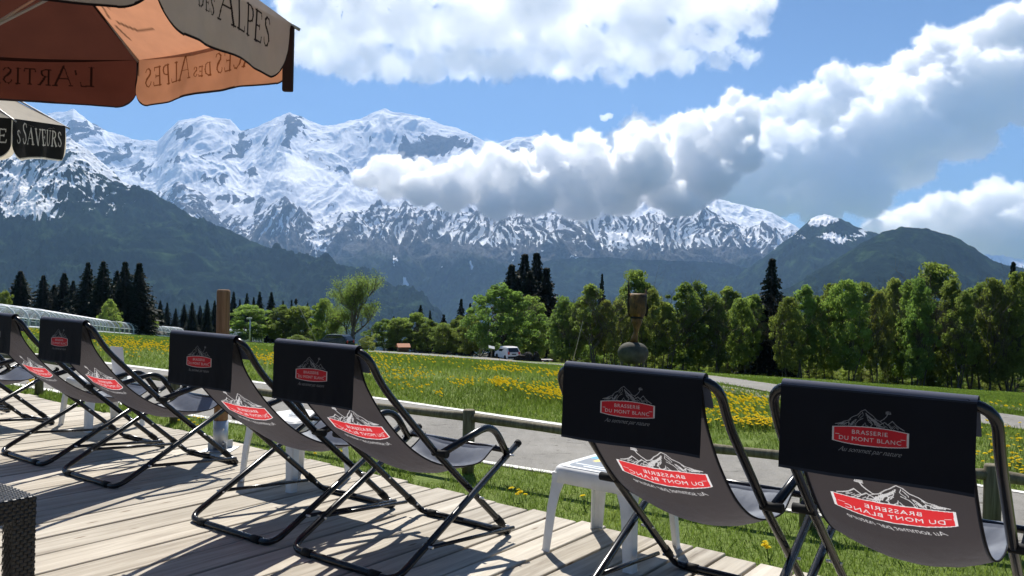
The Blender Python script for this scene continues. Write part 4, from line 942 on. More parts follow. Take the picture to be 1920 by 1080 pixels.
tree('bush', 205, 562, 132, 46, 'yellow green shrub between two dark spruces', 'shrubs', 'shrub', v=0)
tree('bush', 282, 588, 150, 30, 'small bright green shrub at the foot of the left spruces', 'shrubs', 'shrub', v=1)
tree('bush', 8, 545, 150, 44, 'light green shrub top above the tunnel at the left edge', 'shrubs', 'shrub', v=1)
tree('bush', 560, 628, 118, 56, 'low green shrub left of the dark car', 'shrubs', 'shrub', v=1)
tree('bush', 690, 630, 125, 40, 'low green shrub right of the dark car', 'shrubs', 'shrub', v=0)
tree('sparse', 662, 498, 108, 128, 'tall thinly leaved tree with open branches above the dark car', 'thinly leaved trees', v=0)
tree('sparse', 622, 560, 112, 80, 'shorter thinly leaved tree left of the tall open one', 'thinly leaved trees', v=1)
row('round', [(722,598,140,60,0),(752,596,138,74,1),(780,586,140,60,1),(806,600,136,52,0),(834,606,132,60,1),(862,592,136,52,0)], 'bushy green tree, %s from the left behind the orange roofed hut', 'bushy trees behind the hut')
tree('round', 936, 532, 98, 132, 'big round leafy tree behind the white car', 'big round trees', v=0)
tree('round', 884, 590, 108, 60, 'green bushy tree left of the big round one', 'big round trees', v=1)
tree('round', 996, 556, 104, 84, 'leafy tree right of the big round one', 'big round trees', v=1)
tree('bush', 994, 603, 120, 92, 'broad yellow green bush right of the white car', 'shrubs', 'shrub', v=0)
row('tall', [(1058,548,92,58,0),(1084,562,90,44,1),(1108,550,92,52,2),(1136,560,90,50,1),(1160,552,94,56,0),(1190,524,98,64,0),(1222,548,95,54,2),(1250,560,92,48,1),(1282,530,96,62,2),(1312,545,98,60,0),(1340,556,96,50,1),(1366,542,104,58,2),(1390,560,94,50,1),(1412,566,96,46,0)],
    'slender leafy tree, %s from the left between the white car and the large lone spruce', 'slender trees in the middle')
row('tall', [(1480,560,94,52,2),(1508,548,95,56,0),(1528,556,93,44,3),(1560,548,94,50,1),(1588,530,92,66,2),(1618,536,96,56,0),(1648,542,92,50,3),(1676,524,97,58,2),(1704,528,95,56,0),(1724,540,92,50,3),(1752,511,98,86,2),(1782,534,92,56,1),(1808,540,93,54,3),(1836,524,96,66,0),(1862,534,92,56,3),(1884,530,93,58,2),(1908,526,90,64,1),(1940,520,92,70,0)],
    'slender leafy tree, %s from the left between the large lone spruce and the right edge', 'slender trees at the right')
row('tall', [(1072,580,112,70,2),(1122,578,114,74,0),(1172,575,112,76,2),(1236,578,112,76,0),(1300,575,114,78,2),(1356,580,112,74,0),(1404,585,112,74,2),(1470,580,112,76,0),(1534,575,112,80,2),(1600,562,112,84,0),(1664,562,114,84,2),(1728,560,112,86,0),(1792,562,112,84,2),(1856,556,112,86,0),(1920,556,112,86,2)],
    'darker leafy tree, %s from the left in the hidden back row', 'back row of leafy trees')
row('bush', [(1050,640,100,50),(1110,644,102,56),(1160,648,102,50),(1230,650,102,56),(1290,655,100,50),(1345,660,100,50),(1400,668,100,46),(1480,672,99,50),(1540,675,98,54),(1600,680,100,56),(1670,684,100,60),(1740,690,100,60),(1810,690,100,62),(1880,690,99,62)],
    'undergrowth bush, %s from the left at the foot of the right hand wood', 'undergrowth bushes')

row('bush', [(1100 + 62*k, 655 + 3.4*k, 118, 100) for k in range(14)], 'low dark thicket, %s from the left behind the slender trees', 'thickets behind the slender trees')
# ------------------------------------------------------------------ clouds as vapour volumes and small things come below
M_dark = plain('dark_car_paint', (.010, .016, .022), .2, .6); M_wcar = plain('white_car_paint', (.78, .78, .78), .25, .5); M_win = plain('car_glass', (.02, .025, .03), .08, .7); M_tyre = plain('tyre', (.015, .015, .015), .8)
M_red = plain('red_lamp', (.5, .02, .02), .4); M_orange = plain('orange_roof', (.52, .20, .10), .7); M_brownw = plain('brown_boards', (.10, .06, .035), .8)
def car(label, paint_, loc, rz, L=3.6, Wc=1.6, H=1.52, hatch=.0, group=None):
    r = empty('car', loc, rz, label, 'car'); h0 = .28
    side = [(-L/2, h0), (-L/2 + .02, .62), (-L/2 + .06, .92), (-L/2 + .42, 1.44), (-L/2 + .75, H), (L*.12, H - .02), (L*.27, 1.02), (L/2 - .12, .84), (L/2, .62), (L/2, h0)]
    bm = bmesh.new(); ys = [(-Wc/2, .93), (-Wc/2 + .07, 1), (Wc/2 - .07, 1), (Wc/2, .93)]
    rows = [[bm.verts.new((x, y*(1 - (.10 if z > .95 else 0)), z*(k if z > .4 else 1))) for x, z in side] for y, k in ys]
    for a, b in zip(rows, rows[1:]):
        for i in range(len(side)): bm.faces.new((a[i], a[(i+1) % len(side)], b[(i+1) % len(side)], b[i])).smooth = False
    bm.faces.new(rows[0][::-1]); bm.faces.new(rows[-1]); bmesh.ops.recalc_face_normals(bm, faces=bm.faces[:]); mk('body', bm, paint_, r)
    bm = bmesh.new()
    bm.faces.new([bm.verts.new(q) for q in ((-L/2 + .05, -.62, .98), (-L/2 + .05, .62, .98), (-L/2 + .38, .55, 1.41), (-L/2 + .38, -.55, 1.41))]); mk('rear_window', bm, M_win, r)
    for s in (-1, 1):
        bm = bmesh.new(); y = s*(Wc/2*.905 + .012)
        bm.faces.new([bm.verts.new(q) for q in ((-L/2 + .35, y + s*.01, .94), (L*.24, y + s*.01, .94), (L*.12, y - s*.03, 1.36), (-L/2 + .6, y - s*.03, 1.36))]); mk('side_window', bm, M_win, r)
        bm = bmesh.new(); box(bm, (-L/2 - .015, s*.62 - .09, .72), (-L/2 + .05, s*.62 + .09, 1.0), bev=.01); mk('tail_lamp', bm, M_red, r)
        for x in (-L*.32, L*.32):
            bm = bmesh.new(); lathe(bm, [(.31, -.1), (.31, .1)], 20, Matrix.Translation((x, s*(Wc/2 - .08), .30)) @ Matrix.Rotation(math.pi/2, 4, 'X')); mk('wheel', bm, M_tyre, r)
    bm = bmesh.new(); box(bm, (-L/2 - .03, -Wc/2 + .08, .34), (-L/2 + .05, Wc/2 - .08, .52), bev=.02); mk('rear_bumper', bm, M_tyre, r)
    bm = bmesh.new(); box(bm, (-L/2 - .012, -.25, .70), (-L/2 + .05, .25, .81)); mk('number_plate', bm, M_tyre, r)
    return r
p = stand(953, 91); car('small white hatchback parked by the road, seen from behind', M_wcar, p + Vector((0, 0, .02)), 2.0, L=3.5)
p = stand(628, 92); car('dark car parked behind the headrest flap under the tall open tree', M_dark, p + Vector((0, 0, .02)), 2.75, L=4.3, Wc=1.75, H=1.6)
p = stand(968, 80)
r = empty('trailer', stand(1026, 86), .3, 'small pale trailer with red lamps beside the broad bush', 'trailer'); r.scale = (.62, .62, .62)
bm = bmesh.new(); box(bm, (-1.0, -.6, .35), (1.0, .6, .55), bev=.03); mk('bed', bm, plain('pale_trailer', (.45, .42, .42), .6), r)
for s in (-1, 1):
    bm = bmesh.new(); box(bm, (s*.85 - .08, -.64, .36), (s*.85 + .08, -.60, .48)); mk('lamp', bm, M_red, r)
    bm = bmesh.new(); lathe(bm, [(.25, -.08), (.25, .08)], 16, Matrix.Translation((0, s*.6, .25)) @ Matrix.Rotation(math.pi/2, 4, 'X')); mk('wheel', bm, M_tyre, r)
t = NT('dark_rock'); t.base(t.ramp(t.noise(3, 5, .6, t.obj()), [(.3, (.008, .008, .007)), (.7, (.03, .028, .024))]), .9); t.bump(t.noise(4, 5, .6, t.obj()), .8, .1); M_rock = t.m
for px, Y, w, lb in ((986, 84, .95, 'larger dark boulder under the broad bush'), (1007, 84, .6, 'smaller dark boulder beside the pale trailer')):
    bm = bmesh.new(); bmesh.ops.create_icosphere(bm, subdivisions=3, radius=1); rg = np.random.default_rng(int(px))
    for v in bm.verts: k = 1 + .18*math.sin(v.co.x*4 + px) + .12*math.cos(v.co.y*7 + v.co.z*5); v.co = Vector((v.co.x*w*k, v.co.y*w*.6*k, max(v.co.z*.85*k, -.3)))
    tag(mk('boulder', bm, M_rock, loc=stand(px, Y)), lb, 'boulder')
r = empty('hut', stand(757, 118), .35, 'small wooden hut with an orange tiled roof at the wood edge', 'hut'); r.scale = (.52, .52, .6)
bm = bmesh.new(); box(bm, (-1.4, -1.1, 0), (1.4, 1.1, 1.5)); mk('wall', bm, M_brownw, r)
bm = bmesh.new()
v_ = [bm.verts.new(q) for q in ((-1.8, -1.5, 1.35), (1.8, -1.5, 1.35), (1.8, 0, 2.15), (-1.8, 0, 2.15), (-1.8, 1.5, 1.35), (1.8, 1.5, 1.35), (-1.8, -1.5, 1.45), (1.8, -1.5, 1.45), (1.8, 0, 2.27), (-1.8, 0, 2.27), (-1.8, 1.5, 1.45), (1.8, 1.5, 1.45))]
for f in ((6,7,8,9),(9,8,11,10),(0,3,2,1),(3,4,5,2),(0,1,7,6),(4,10,11,5),(0,6,9,3),(3,9,10,4),(1,2,8,7),(2,5,11,8)): bm.faces.new([v_[i] for i in f])
mk('roof', bm, M_orange, r)
r = empty('info_board', stand(923, 86), .1, 'slanted pale information board on a post left of the white car', 'sign')
bm = bmesh.new(); box(bm, (-.06, -.06, 0), (.06, .06, 1.15)); mk('post', bm, M_old, r)
bm = bmesh.new(); box(bm, (-.32, -.22, -.02), (.32, .22, .02), M=Matrix.Translation((0, 0, 1.22)) @ Matrix.Rotation(.55, 4, 'X') @ Matrix.Rotation(.25, 4, 'Y')); mk('board', bm, plain('pale_board', (.6, .62, .62), .5), r)
bm = bmesh.new(); box(bm, (-.06, -.06, 0), (.06, .06, 1.0), bev=.01); tube(bm, [(0, 0, 1.0), (0, 0, 1.1)], .035, 8)
tag(mk('marker_post', bm, M_old, loc=stand(901, 88)), 'short dark post left of the slanted board', 'post')
# leaning thin poles
for (bx, by, tx, ty, Y, lb) in ((602, 655, 555, 564, 60, 'thin leaning pole with a dark tip left of the dark car'), (1074, 690, 1093, 602, 55, 'thin leaning pole standing left of the carved sculpture')):
    b = stand(bx, Y); tp = at(tx, ty, Y - 1.0); r = empty('leaning_pole', b, 0, lb, 'pole')
    bm = bmesh.new(); tube(bm, [(0, 0, 0), (tp - b)*.5 + Vector((0, 0, -.05)), tp - b], [.03, .026, .018], 6); mk('pole', bm, plain('pale_bamboo', (.30, .29, .22), .6), r)
    if ty < 570:
        bm = bmesh.new(); lathe(bm, [(.03, -.3), (.12, -.15), (.10, .05), (.02, .2)], 10, Matrix.Translation(tp - b)); mk('tip', bm, M_tyre, r)
b = stand(469, 120); r = empty('lamp_post', b, 0, 'thin grey post with a small head in front of the tunnel end', 'post')
hh = HC + ray(469, 597)[1]*120 - b.z
bm = bmesh.new(); tube(bm, [(0, 0, 0), (0, 0, hh)], .11, 8); mk('pole', bm, M_galv, r); bm = bmesh.new(); box(bm, (-.5, -.12, hh - .1), (.25, .12, hh + .12)); mk('head', bm, M_galv, r)

# ------------------------------------------------------------------ carved sculpture on a boulder
Y = 20.0; S_ = Y/F; b = stand(1188, Y)
r = empty('carved_sculpture', b, 0, 'tall carved golden brown wooden sculpture standing on a rounded stone', 'sculpture')
zl = lambda py: HC + ray(1190, py)[1]*Y - b.z
xl = lambda px: (ray(px, 600)[0]*Y) - b.x
t = NT('carved_wood'); O = t.obj(); n = t.noise(5, 6, .65, t.scale(O, (1, 1, .5))); t.base(t.ramp(n, [(.38, (.018, .010, .006)), (.54, (.12, .058, .014)), (.70, (.36, .19, .035))]), .55, .4); t.bump(n, .7, .02); M_carv = t.m
def loft(bm, rows, seg=20, M=None, mi=0):
    rs = []
    for z, cx, rx, ry in rows: rs.append([bm.verts.new((cx + rx*math.cos(2*math.pi*k/seg), ry*math.sin(2*math.pi*k/seg), z)) for k in range(seg)])
    for a, c in zip(rs, rs[1:]):
        for k in range(seg): bm.faces.new((a[k], a[(k+1) % seg], c[(k+1) % seg], c[k])).smooth = True
    bm.faces.new(rs[0][::-1]); bm.faces.new(rs[-1])
w_ = lambda px: px*S_
bm = bmesh.new(); loft(bm, [(zl(642), xl(1189), w_(8), w_(7)), (zl(632), xl(1191), w_(6), w_(5)), (zl(622), xl(1193), w_(4.3), w_(4)), (zl(613), xl(1194), w_(6.5), w_(6)), (zl(604), xl(1194), w_(10), w_(9)), (zl(596), xl(1194), w_(11.5), w_(10))]); mk('stem', bm, M_carv, r)
bm = bmesh.new(); loft(bm, [(zl(595), xl(1194.5), w_(12.5), w_(11)), (zl(586), xl(1194.5), w_(15.5), w_(13)), (zl(572), xl(1195), w_(16.5), w_(14)), (zl(558), xl(1196), w_(17), w_(14)), (zl(550), xl(1196), w_(16), w_(13))])
for v in bm.verts: v.co += Vector((0, .02*math.sin(v.co.z*23), 0)) + Vector((.012*math.sin(v.co.z*40 + v.co.y*30), 0, 0))
mk('carved_body', bm, M_carv, r)
bm = bmesh.new(); loft(bm, [(zl(597), xl(1194), w_(12), w_(10.5)), (zl(593.5), xl(1194), w_(12.8), w_(11.3))]); mk('strap', bm, M_tyre, r)
bm = bmesh.new(); tube(bm, [(xl(1180), 0, zl(594)), (xl(1177.5), 0, zl(575)), (xl(1177.5), 0, zl(545)), (xl(1177), 0, zl(520))], [.028, .03, .022, .008], 8); mk('mast', bm, plain('dark_wood', (.04, .03, .022), .8), r)
bm = bmesh.new(); tube(bm, [(xl(1207), 0, zl(558)), (xl(1211), .02, zl(548)), (xl(1209.5), .02, zl(542))], [.05, .035, .008], 8); mk('horn', bm, M_carv, r)
bm = bmesh.new(); v_ = [bm.verts.new(q) for q in ((xl(1208), 0, zl(555)), (xl(1212), .05, zl(560)), (xl(1217), .1, zl(578)), (xl(1215), .12, zl(594)), (xl(1207), .05, zl(591)), (xl(1210), 0, zl(575)))]
f = bm.faces.new(v_); bmesh.ops.solidify(bm, geom=[f], thickness=.03); mk('wing', bm, M_tyre, r)
t = NT('pale_stone'); n = t.noise(4, 6, .6, t.obj()); t.base(t.ramp(n, [(.3, (.04, .04, .03)), (.7, (.12, .115, .09))]), .85); t.bump(n, .5, .03); M_stone = t.m
bm = bmesh.new(); cz = zl(662); rows = []
for k in range(15):
    a = -math.pi/2 + math.pi*k/14; rows.append((cz + math.sin(a)*w_(20.5), xl(1188.5), max(w_(29)*math.cos(a)**.75 if math.cos(a) > 0 else .01, .01), max(w_(24)*math.cos(a)**.75 if math.cos(a) > 0 else .01, .01)))
loft(bm, rows, 28); mk('stone', bm, M_stone, r)
for px in (1168, 1182, 1196, 1208):
    bm = bmesh.new(); tube(bm, [(xl(px), .05, -.02), (xl(px), 0, zl(676))], .035, 8); mk('leg', bm, M_old, r)

# ------------------------------------------------------------------ grass blades
t = NT('grass_blades'); P = t.pos(); n = t.noise(.5, 4, .6, P); n2 = t.noise(30, 2, .6, P)
col = t.ramp(t.math('ADD', t.math('MULTIPLY', n, .6), t.math('MULTIPLY', n2, .4)), [(.34, (.085, .130, .028)), (.52, (.165, .235, .050)), (.70, (.28, .32, .10))])
t.base(col, .5, .35); tr = t.n('ShaderNodeBsdfTranslucent'); t.l(t.mix(1.0, col, (1.15, 1.2, .75), 'MULTIPLY'), tr.inputs[0]); mx = t.n('ShaderNodeMixShader'); mx.inputs[0].default_value = .45
t.l(t.b.outputs[0], mx.inputs[1]); t.l(tr.outputs[0], mx.inputs[2]); t.l(mx.outputs[0], t.out.inputs[0]); M_blade = t.m
def unproject(PX, PY):
    x, y = PX - 960, PY - 540; c, s = math.cos(-ROLL), math.sin(-ROLL); x, y = c*x - s*y, s*x + c*y
    vx, vy, vz = x/F, np.ones_like(x), -y/F; c, s = math.cos(PITCH), math.sin(PITCH); vy, vz = c*vy - s*vz, s*vy + c*vz
    u, w = vx/vy, vz/vy; a = np.full(u.shape, 2.0); b = np.full(u.shape, 240.0)
    for _ in range(40):
        m = (a + b)/2; up = HC + w*m > terrain(u*m, m); a = np.where(up, m, a); b = np.where(up, b, m)
    return u*a, a
def poly_y(P, px): return np.interp(px, [p[0] for p in P], [p[1] for p in P])
def grass(name, n, d0, d1, hmin, hmax, wid, seed, mode):
    rng = np.random.default_rng(seed); r = np.sqrt(rng.uniform(d0**1.25, d1**1.25, n)**(2/1.25)); u = rng.uniform(-.80, 1.0, n); y = r; x = u*r
    z = terrain(x, y) + fbm(x/9, y/9, 3, 5)*.06*np.clip((np.hypot(x, y) - 9)/20, 0, 4)
    px, py = project(x, y, z); nr, fa = poly_y(NEAR, px), poly_y(FAR, px); nd = x*NV.x + y*NV.y
    edge = fbm(px/14, 0*px, 3, 9)*3
    keep = ((py > nr + 2 + edge*.3) & (nd > 3.50)) | (py < fa - 3 + edge)
    ru, rl = poly_y(UP, px), poly_y(LO, px); keep &= ~((py > ru - .3) & (py < rl + .3) & (px > 690))
    keep &= fbm(x/1.1, y/1.1, 3, 12) > -.45
    x, y, z = x[keep], y[keep], z[keep]; n = len(x); hs = rng.uniform(hmin, hmax, n)*(1 + .5*fbm(x/1.7, y/1.7, 3, 8)); a = rng.uniform(0, 6.28, n); ln = rng.normal(size=(n, 2))*.35*hs[:, None]; w = wid*rng.uniform(.6, 1.3, n)
    B_ = np.stack([x, y, z - .01], 1); s_ = np.stack([np.cos(a)*w, np.sin(a)*w, 0*a], 1); mid = B_ + np.stack([ln[:, 0]*.35, ln[:, 1]*.35, hs*.6], 1); tip = B_ + np.stack([ln[:, 0], ln[:, 1], hs], 1)
    V = np.stack([B_ - s_, B_ + s_, mid + s_*.7, tip, mid - s_*.7], 1); print(name, n)
    return tag(quads_mesh(name, V, 5, M_blade), kind='stuff')
g1 = grass('grass', 330000, 4.0, 13.0, .02, .062, .0024, 1, 0)
tag(g1, 'short green grass between the deck and the path and along the path edge', 'grass')
tag(grass('meadow_grass', 460000, 9.0, 42.0, .03, .085, .0060, 2, 1), 'green meadow grass beyond the path', 'grass')
tag(grass('distant_meadow_grass', 160000, 38.0, 150.0, .04, .10, .030, 3, 1), 'green meadow grass near the wood', 'grass')
# ------------------------------------------------------------------ dandelions
PT = [(55,620,34,12,120),(30,612,30,8,60),(215,648,44,9,170),(270,657,50,8,260),(320,664,24,7,90),(250,670,60,14,40),(60,628,30,10,60),(495,682,34,7,90),(510,688,20,6,40),(460,668,40,8,30),(700,690,60,20,110),(690,706,22,5,45),(760,715,60,9,80),
      (760,678,110,12,170),(900,690,150,12,60),(925,703,40,3,70),(970,706,45,4,90),(1040,713,25,5,80),(870,731,22,7,50),(940,731,24,6,130),(1000,740,40,8,60),(1030,750,36,10,170),(1062,760,18,8,60),(820,756,8,5,12),(780,740,40,12,30),
      (1350,758,40,4,70),(1400,768,50,4,140),(1370,790,60,7,130),(1420,803,40,7,160),(1330,800,30,14,40),(1200,770,80,30,100),(1880,850,60,50,90),(1900,890,40,30,40),(1860,780,60,10,40),(1340,715,30,4,30),
      (100,733,60,5,60),(120,742,40,5,30),(345,803,30,8,14),(365,812,14,5,8),(660,868,60,10,10),(975,944,10,3,4),(982,952,5,3,2),(1440,1047,4,3,2),(1443,1055,3,3,1),(640,878,10,5,3),(760,880,60,12,4),(1090,958,10,3,1),(1150,690,300,18,50),(600,690,60,20,30)]
rng = np.random.default_rng(77); px = []; py = []
for cx, cyy, sx, sy, n in PT: n = max(2, int(n*.8)); px.append(rng.normal(size=n)*sx*.6 + cx); py.append(rng.normal(size=n)*sy*.55 + cyy)
px = np.concatenate(px); py = np.concatenate(py); x, y = unproject(px, py); nr, fa = poly_y(NEAR, px), poly_y(FAR, px); nd = x*NV.x + y*NV.y
ok = (((py > nr + 5) & (nd > 3.57)) | (py < fa - 6)) & ~((py > poly_y(UP, px) - 1) & (py < poly_y(LO, px) + 2) & (px > 690)) & (y < 150)
x, y = x[ok], y[ok]; z = terrain(x, y) + fbm(x/9, y/9, 3, 5)*.06*np.clip((np.hypot(x, y) - 9)/20, 0, 4); od = np.argsort(y); x, y, z = x[od], y[od], z[od]; print('dandelions', len(x))
t = NT('dandelion_yellow'); t.base((.82, .64, .03), .7, .1); tr = t.n('ShaderNodeBsdfTranslucent'); tr.inputs[0].default_value = (.85, .68, .03, 1); mx = t.n('ShaderNodeMixShader'); mx.inputs[0].default_value = .5; t.l(t.b.outputs[0], mx.inputs[1]); t.l(tr.outputs[0], mx.inputs[2]); t.l(mx.outputs[0], t.out.inputs[0]); M_yel = t.m; M_stem = plain('flower_stem', (.10, .16, .03), .6)
def flower_mesh(seed):
    rg = np.random.default_rng(seed); bm = bmesh.new(); h = .11; tube(bm, [(0, 0, 0), (.006, .004, h*.5), (0, 0, h)], .0022, 5)
    for ring_, nn, r0, up in ((0, 18, .021, .2), (1, 14, .017, .55), (2, 9, .010, 1.0)):
        for k in range(nn):
            a = 2*math.pi*(k + rg.random()*.5)/nn; d = Vector((math.cos(a), math.sin(a), up)).normalized(); s = Vector((-math.sin(a), math.cos(a), 0))*.0032; c = Vector((0, 0, h + ring_*.001))
            bm.faces.new([bm.verts.new(q) for q in (c - s*.5, c + d*r0 - s, c + d*r0*1.08, c + d*r0 + s, c + s*.5)]).material_index = 1
    me = bpy.data.meshes.new('dandelion'); bm.to_mesh(me); bm.free(); me.materials.append(M_stem); me.materials.append(M_yel); return me
FM = [flower_mesh(k) for k in range(3)]; rr_ = random.Random(3)
for i in range(min(300, len(x))):
    o = bpy.data.objects.new('dandelion', FM[i % 3]); C.objects.link(o); o.location = (x[i], y[i], z[i]); o.rotation_euler = (rr_.uniform(-.35, .35), rr_.uniform(-.35, .35), rr_.uniform(0, 6)); s = rr_.uniform(.65, 1.05); o.scale = (s, s, s)
    tag(o, 'yellow dandelion flower on a green stem in the nearer grass', 'flower', 'yellow dandelions in the nearer grass')
xs, ys, zs = x[300:], y[300:], z[300:]; n = len(xs); V = []
h = rng.uniform(.09, .17, n); s_ = rng.uniform(.016, .025, n)
for k in range(3):
    a = k*math.pi/3 + rng.uniform(0, .5, n); c = np.stack([xs, ys, zs + h], 1); d = np.stack([np.cos(a)*s_, np.sin(a)*s_, s_*.25*(k - 1)], 1); e = np.stack([-np.sin(a)*s_*.6, np.cos(a)*s_*.6, s_*.55], 1)
    V.append(np.stack([c - d, c + e, c + d, c - e], 1))
tag(quads_mesh('distant_dandelions', np.concatenate(V), 4, M_yel), 'yellow dandelions scattered through the farther meadow', 'flowers', None, 'stuff')

# ------------------------------------------------------------------ clouds
def cloud_mat(name, dens, aniso=.0):
    m = bpy.data.materials.new(name); m.use_nodes = True; t = m.node_tree; t.nodes.remove(t.nodes['Principled BSDF'])
    v = t.nodes.new('ShaderNodeVolumePrincipled'); v.inputs['Color'].default_value = (1, 1, 1, 1)
    v.inputs['Density'].default_value = dens; v.inputs['Anisotropy'].default_value = aniso
    t.links.new(v.outputs[0], t.nodes['Material Output'].inputs['Volume']); return m
def icos(sub):
    bm = bmesh.new(); bmesh.ops.create_icosphere(bm, subdivisions=sub, radius=1)
    co = np.array([v.co for v in bm.verts]); fa = np.array([[v.index for v in f.verts] for f in bm.faces]); bm.free(); return co, fa
ICO = icos(2)
def cloud(name, label, blobs, D, mat, vox, seed=0, lean=0., flat=.5, gens=2, kids=7, spread=.5, squash=.8, disp=.25, fringe=None):
    rng = np.random.default_rng(seed); S = []
    for px, py, rp in blobs:
        r = rp/F*D; c = np.array(at(px, py, D + rng.uniform(-spread, spread)*r*2 + lean*(blobs[0][1] - py)/F*D)); S.append((c, r, 0))
    cur = list(S)
    for gnr in range(gens):
        nxt = []
        for c, r, _ in cur:
            for k in range(kids):
                d = rng.normal(size=3); d /= np.linalg.norm(d)
                if d[2] < -.25: d[2] *= -1
                rr = r*rng.uniform(.28, .55); nxt.append((c + d*r*rng.uniform(.75, 1.0)*np.array([1, 1, .9]), rr, gnr + 1))
        S += nxt; cur = nxt
    co, fa = ICO; V = []; Fc = []; n = 0
    for c, r, _ in S:
        V.append(co*r*np.array([1, 1, squash]) + c); Fc.append(fa + n); n += len(co)
    V = np.concatenate(V); Fc = np.concatenate(Fc)
    me = bpy.data.meshes.new(name + '_seed'); me.from_pydata(V.tolist(), [], Fc.tolist())
    o = bpy.data.objects.new(name, me); C.objects.link(o)
    md = o.modifiers.new('r', 'REMESH'); md.mode = 'VOXEL'; md.voxel_size = vox
    dg = bpy.context.evaluated_depsgraph_get(); me2 = bpy.data.meshes.new_from_object(o.evaluated_get(dg))
    o.modifiers.clear(); o.data = me2; bpy.data.meshes.remove(me)
    nv = len(me2.vertices); P = np.zeros(nv*3, np.float32); me2.vertices.foreach_get('co', P); P = P.reshape(-1, 3)
    N = np.zeros(nv*3, np.float32); me2.vertices.foreach_get('normal', N); N = N.reshape(-1, 3)
    r0 = np.mean([b[2] for b in blobs])/F*D
    def n3(q, s_): return (fbm(q[:,0]/s_ + q[:,2]/s_*.7, q[:,1]/s_ - q[:,2]/s_*.6, 4, seed) + fbm(q[:,2]/s_ + 9, q[:,0]/s_ + q[:,1]/s_*.3, 4, seed + 3))*.7
    dd = n3(P, r0*.45)*r0*disp + n3(P + 999, r0*.13)*r0*disp*.6
    P = P + N*dd[:, None]
    me2.vertices.foreach_set('co', P.astype(np.float32).ravel()); me2.update()
    if fringe:
        d2 = np.abs(n3(P + 333, r0*.30))*r0*.5 + r0*.03; Q = P + N*d2[:, None]; mf = me2.copy(); mf.vertices.foreach_set('co', Q.astype(np.float32).ravel()); mf.update(); mf.materials.clear(); mf.materials.append(fringe); mf.name = 'thin_fringe'
        of = bpy.data.objects.new('thin_fringe', mf); C.objects.link(of); of.parent = o
    me2.materials.clear(); me2.materials.append(mat); me2.name = name
    print(name, nv)
    return tag(o, label, 'cloud', None)
M_cl = cloud_mat('cloud_vapour', .013, .5); M_cl2 = cloud_mat('far_cloud_vapour', .0060, .5); M_cl3 = cloud_mat('thin_cloud_vapour', .0012, .5); M_veil = cloud_mat('veil_vapour', .0008, .5); M_fr = cloud_mat('fringe_vapour', .0016, .5); M_fr2 = cloud_mat('far_fringe_vapour', .0008, .5); M_fr3 = cloud_mat('layer_fringe_vapour', .00022, .5)
BAND = [(690,335,26),(725,322,30),(735,352,30),(780,330,34),(790,362,32),(835,340,40),(850,372,34),(880,318,28),(905,350,46),(930,305,34),(930,385,34),(970,335,48),(1000,372,44),(1040,305,44),(1060,350,54),(1090,385,40),(1105,285,36),(1125,330,54),(1160,370,46),(1190,270,38),(1205,320,58),(1245,355,50),(1275,380,36),(1295,250,38),(1300,305,58),(1330,340,46),(1350,228,34),(1372,190,24),(1405,210,26),(1350,285,48),(1390,255,36),(1395,300,34)]
cloud('cumulus_cloud', 'long white cumulus bank lying across the face of the massif', BAND, 10300, M_cl, 26, seed=3, gens=3, kids=6, disp=.3, lean=.7, fringe=M_fr)
cloud('cumulus_cloud', 'towering white cumulus filling the sky at the upper right', [(1180,300,56),(1240,280,60),(1290,310,60),(1340,330,70),(1400,310,70),(1395,370,46),(1450,250,46),(1480,300,62),(1490,205,34),(1540,230,62),(1600,190,58),(1650,260,84),(1560,330,74),(1470,370,44),(1430,390,36),(1700,170,68),(1760,125,64),(1740,240,84),(1820,90,62),(1880,62,56),(1935,50,56),(1830,190,80),(1900,150,76),(1960,200,60),(1810,260,54),(1700,310,56),(1620,365,50),(1540,400,40)],
  21500, M_cl2, 56, seed=5, gens=3, kids=6, disp=.3, lean=.6, fringe=M_fr2)
cloud('cumulus_cloud', 'lower white cumulus at the right edge behind the rounded mountain', [(1700,410,26),(1760,405,36),(1830,385,34),(1880,378,38),(1862,352,20),(1935,390,54),(1800,440,56),(1900,450,56),(1720,445,46),(1660,440,44)], 22500, M_cl2, 70, seed=6, gens=3, kids=6, disp=.3, lean=.4, fringe=M_fr2)
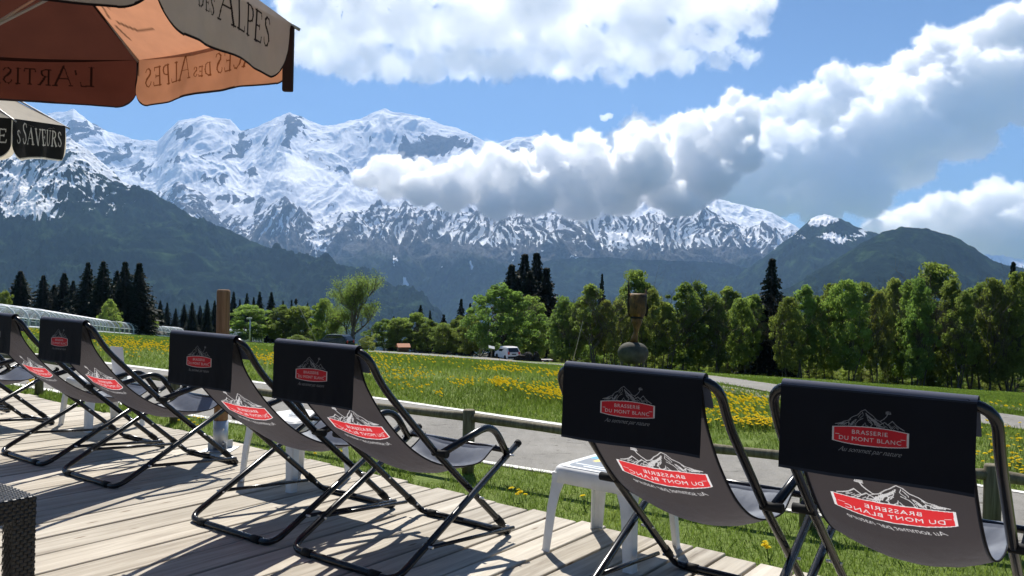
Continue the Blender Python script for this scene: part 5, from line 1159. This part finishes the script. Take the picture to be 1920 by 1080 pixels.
cloud('layer_cloud', 'broad grey white cloud layer along the top of the sky', [(540,100,40),(600,110,50),(580,30,60),(650,60,70),(660,130,46),(720,40,74),(730,125,50),(790,60,70),(800,130,44),(640,-30,80),(760,-30,80),(860,50,74),(870,120,50),(880,-30,80),(940,60,66),(940,125,48),(1000,20,76),(1010,110,50),(1000,-50,70),(1070,60,62),(1080,125,46),(1120,0,76),(1130,100,50),(1155,145,26),(1190,60,54),(1210,110,46),(1230,-5,66),(1260,70,46),(1280,118,36),(1310,20,56),(1340,80,38),(1350,122,20),(1390,30,44),(1395,110,20),(1420,60,26),(1430,0,34)],
  28000, M_cl3, 120, seed=8, gens=3, kids=6, disp=.45, squash=.5, fringe=M_fr3)
cloud('cumulus_cloud', 'tiny lone cloud puff in the blue above the cloud bank', [(1134,222,8),(1143,218,7)], 20500, M_cl2, 22, seed=9, gens=2, kids=6, disp=.3)
cloud('veil_cloud', 'thin pale cloud veil over the glaciers left of the cumulus bank', [(520,335,18),(550,325,30),(580,322,34),(610,335,20),(560,345,22)], 12800, M_veil, 40, seed=12, gens=3, kids=6, disp=.5)
# ------------------------------------------------------------------ haze
def haze():
    bpy_me = bpy.data.meshes.new('haze'); bm = bmesh.new()
    x0, x1, y0, y1, z0, z1 = -19000, 19000, -300, 18800, -1010, 4350
    bmesh.ops.create_cube(bm, size=1)
    for v in bm.verts: v.co = Vector((x1 if v.co.x > 0 else x0, y1 if v.co.y > 0 else y0, z1 if v.co.z > 0 else z0))
    bm.to_mesh(bpy_me); bm.free(); o = bpy.data.objects.new('haze', bpy_me); C.objects.link(o)
    m = bpy.data.materials.new('haze_air'); m.use_nodes = True; t = m.node_tree; t.nodes.remove(t.nodes['Principled BSDF'])
    v = t.nodes.new('ShaderNodeVolumePrincipled'); v.inputs['Color'].default_value = (.36, .60, 1, 1); v.inputs['Density'].default_value = 3.1e-5
    v.inputs['Anisotropy'].default_value = 0.2
    t.links.new(v.outputs[0], t.nodes['Material Output'].inputs['Volume']); bpy_me.materials.append(m)
    tag(o, kind='stuff')
haze()
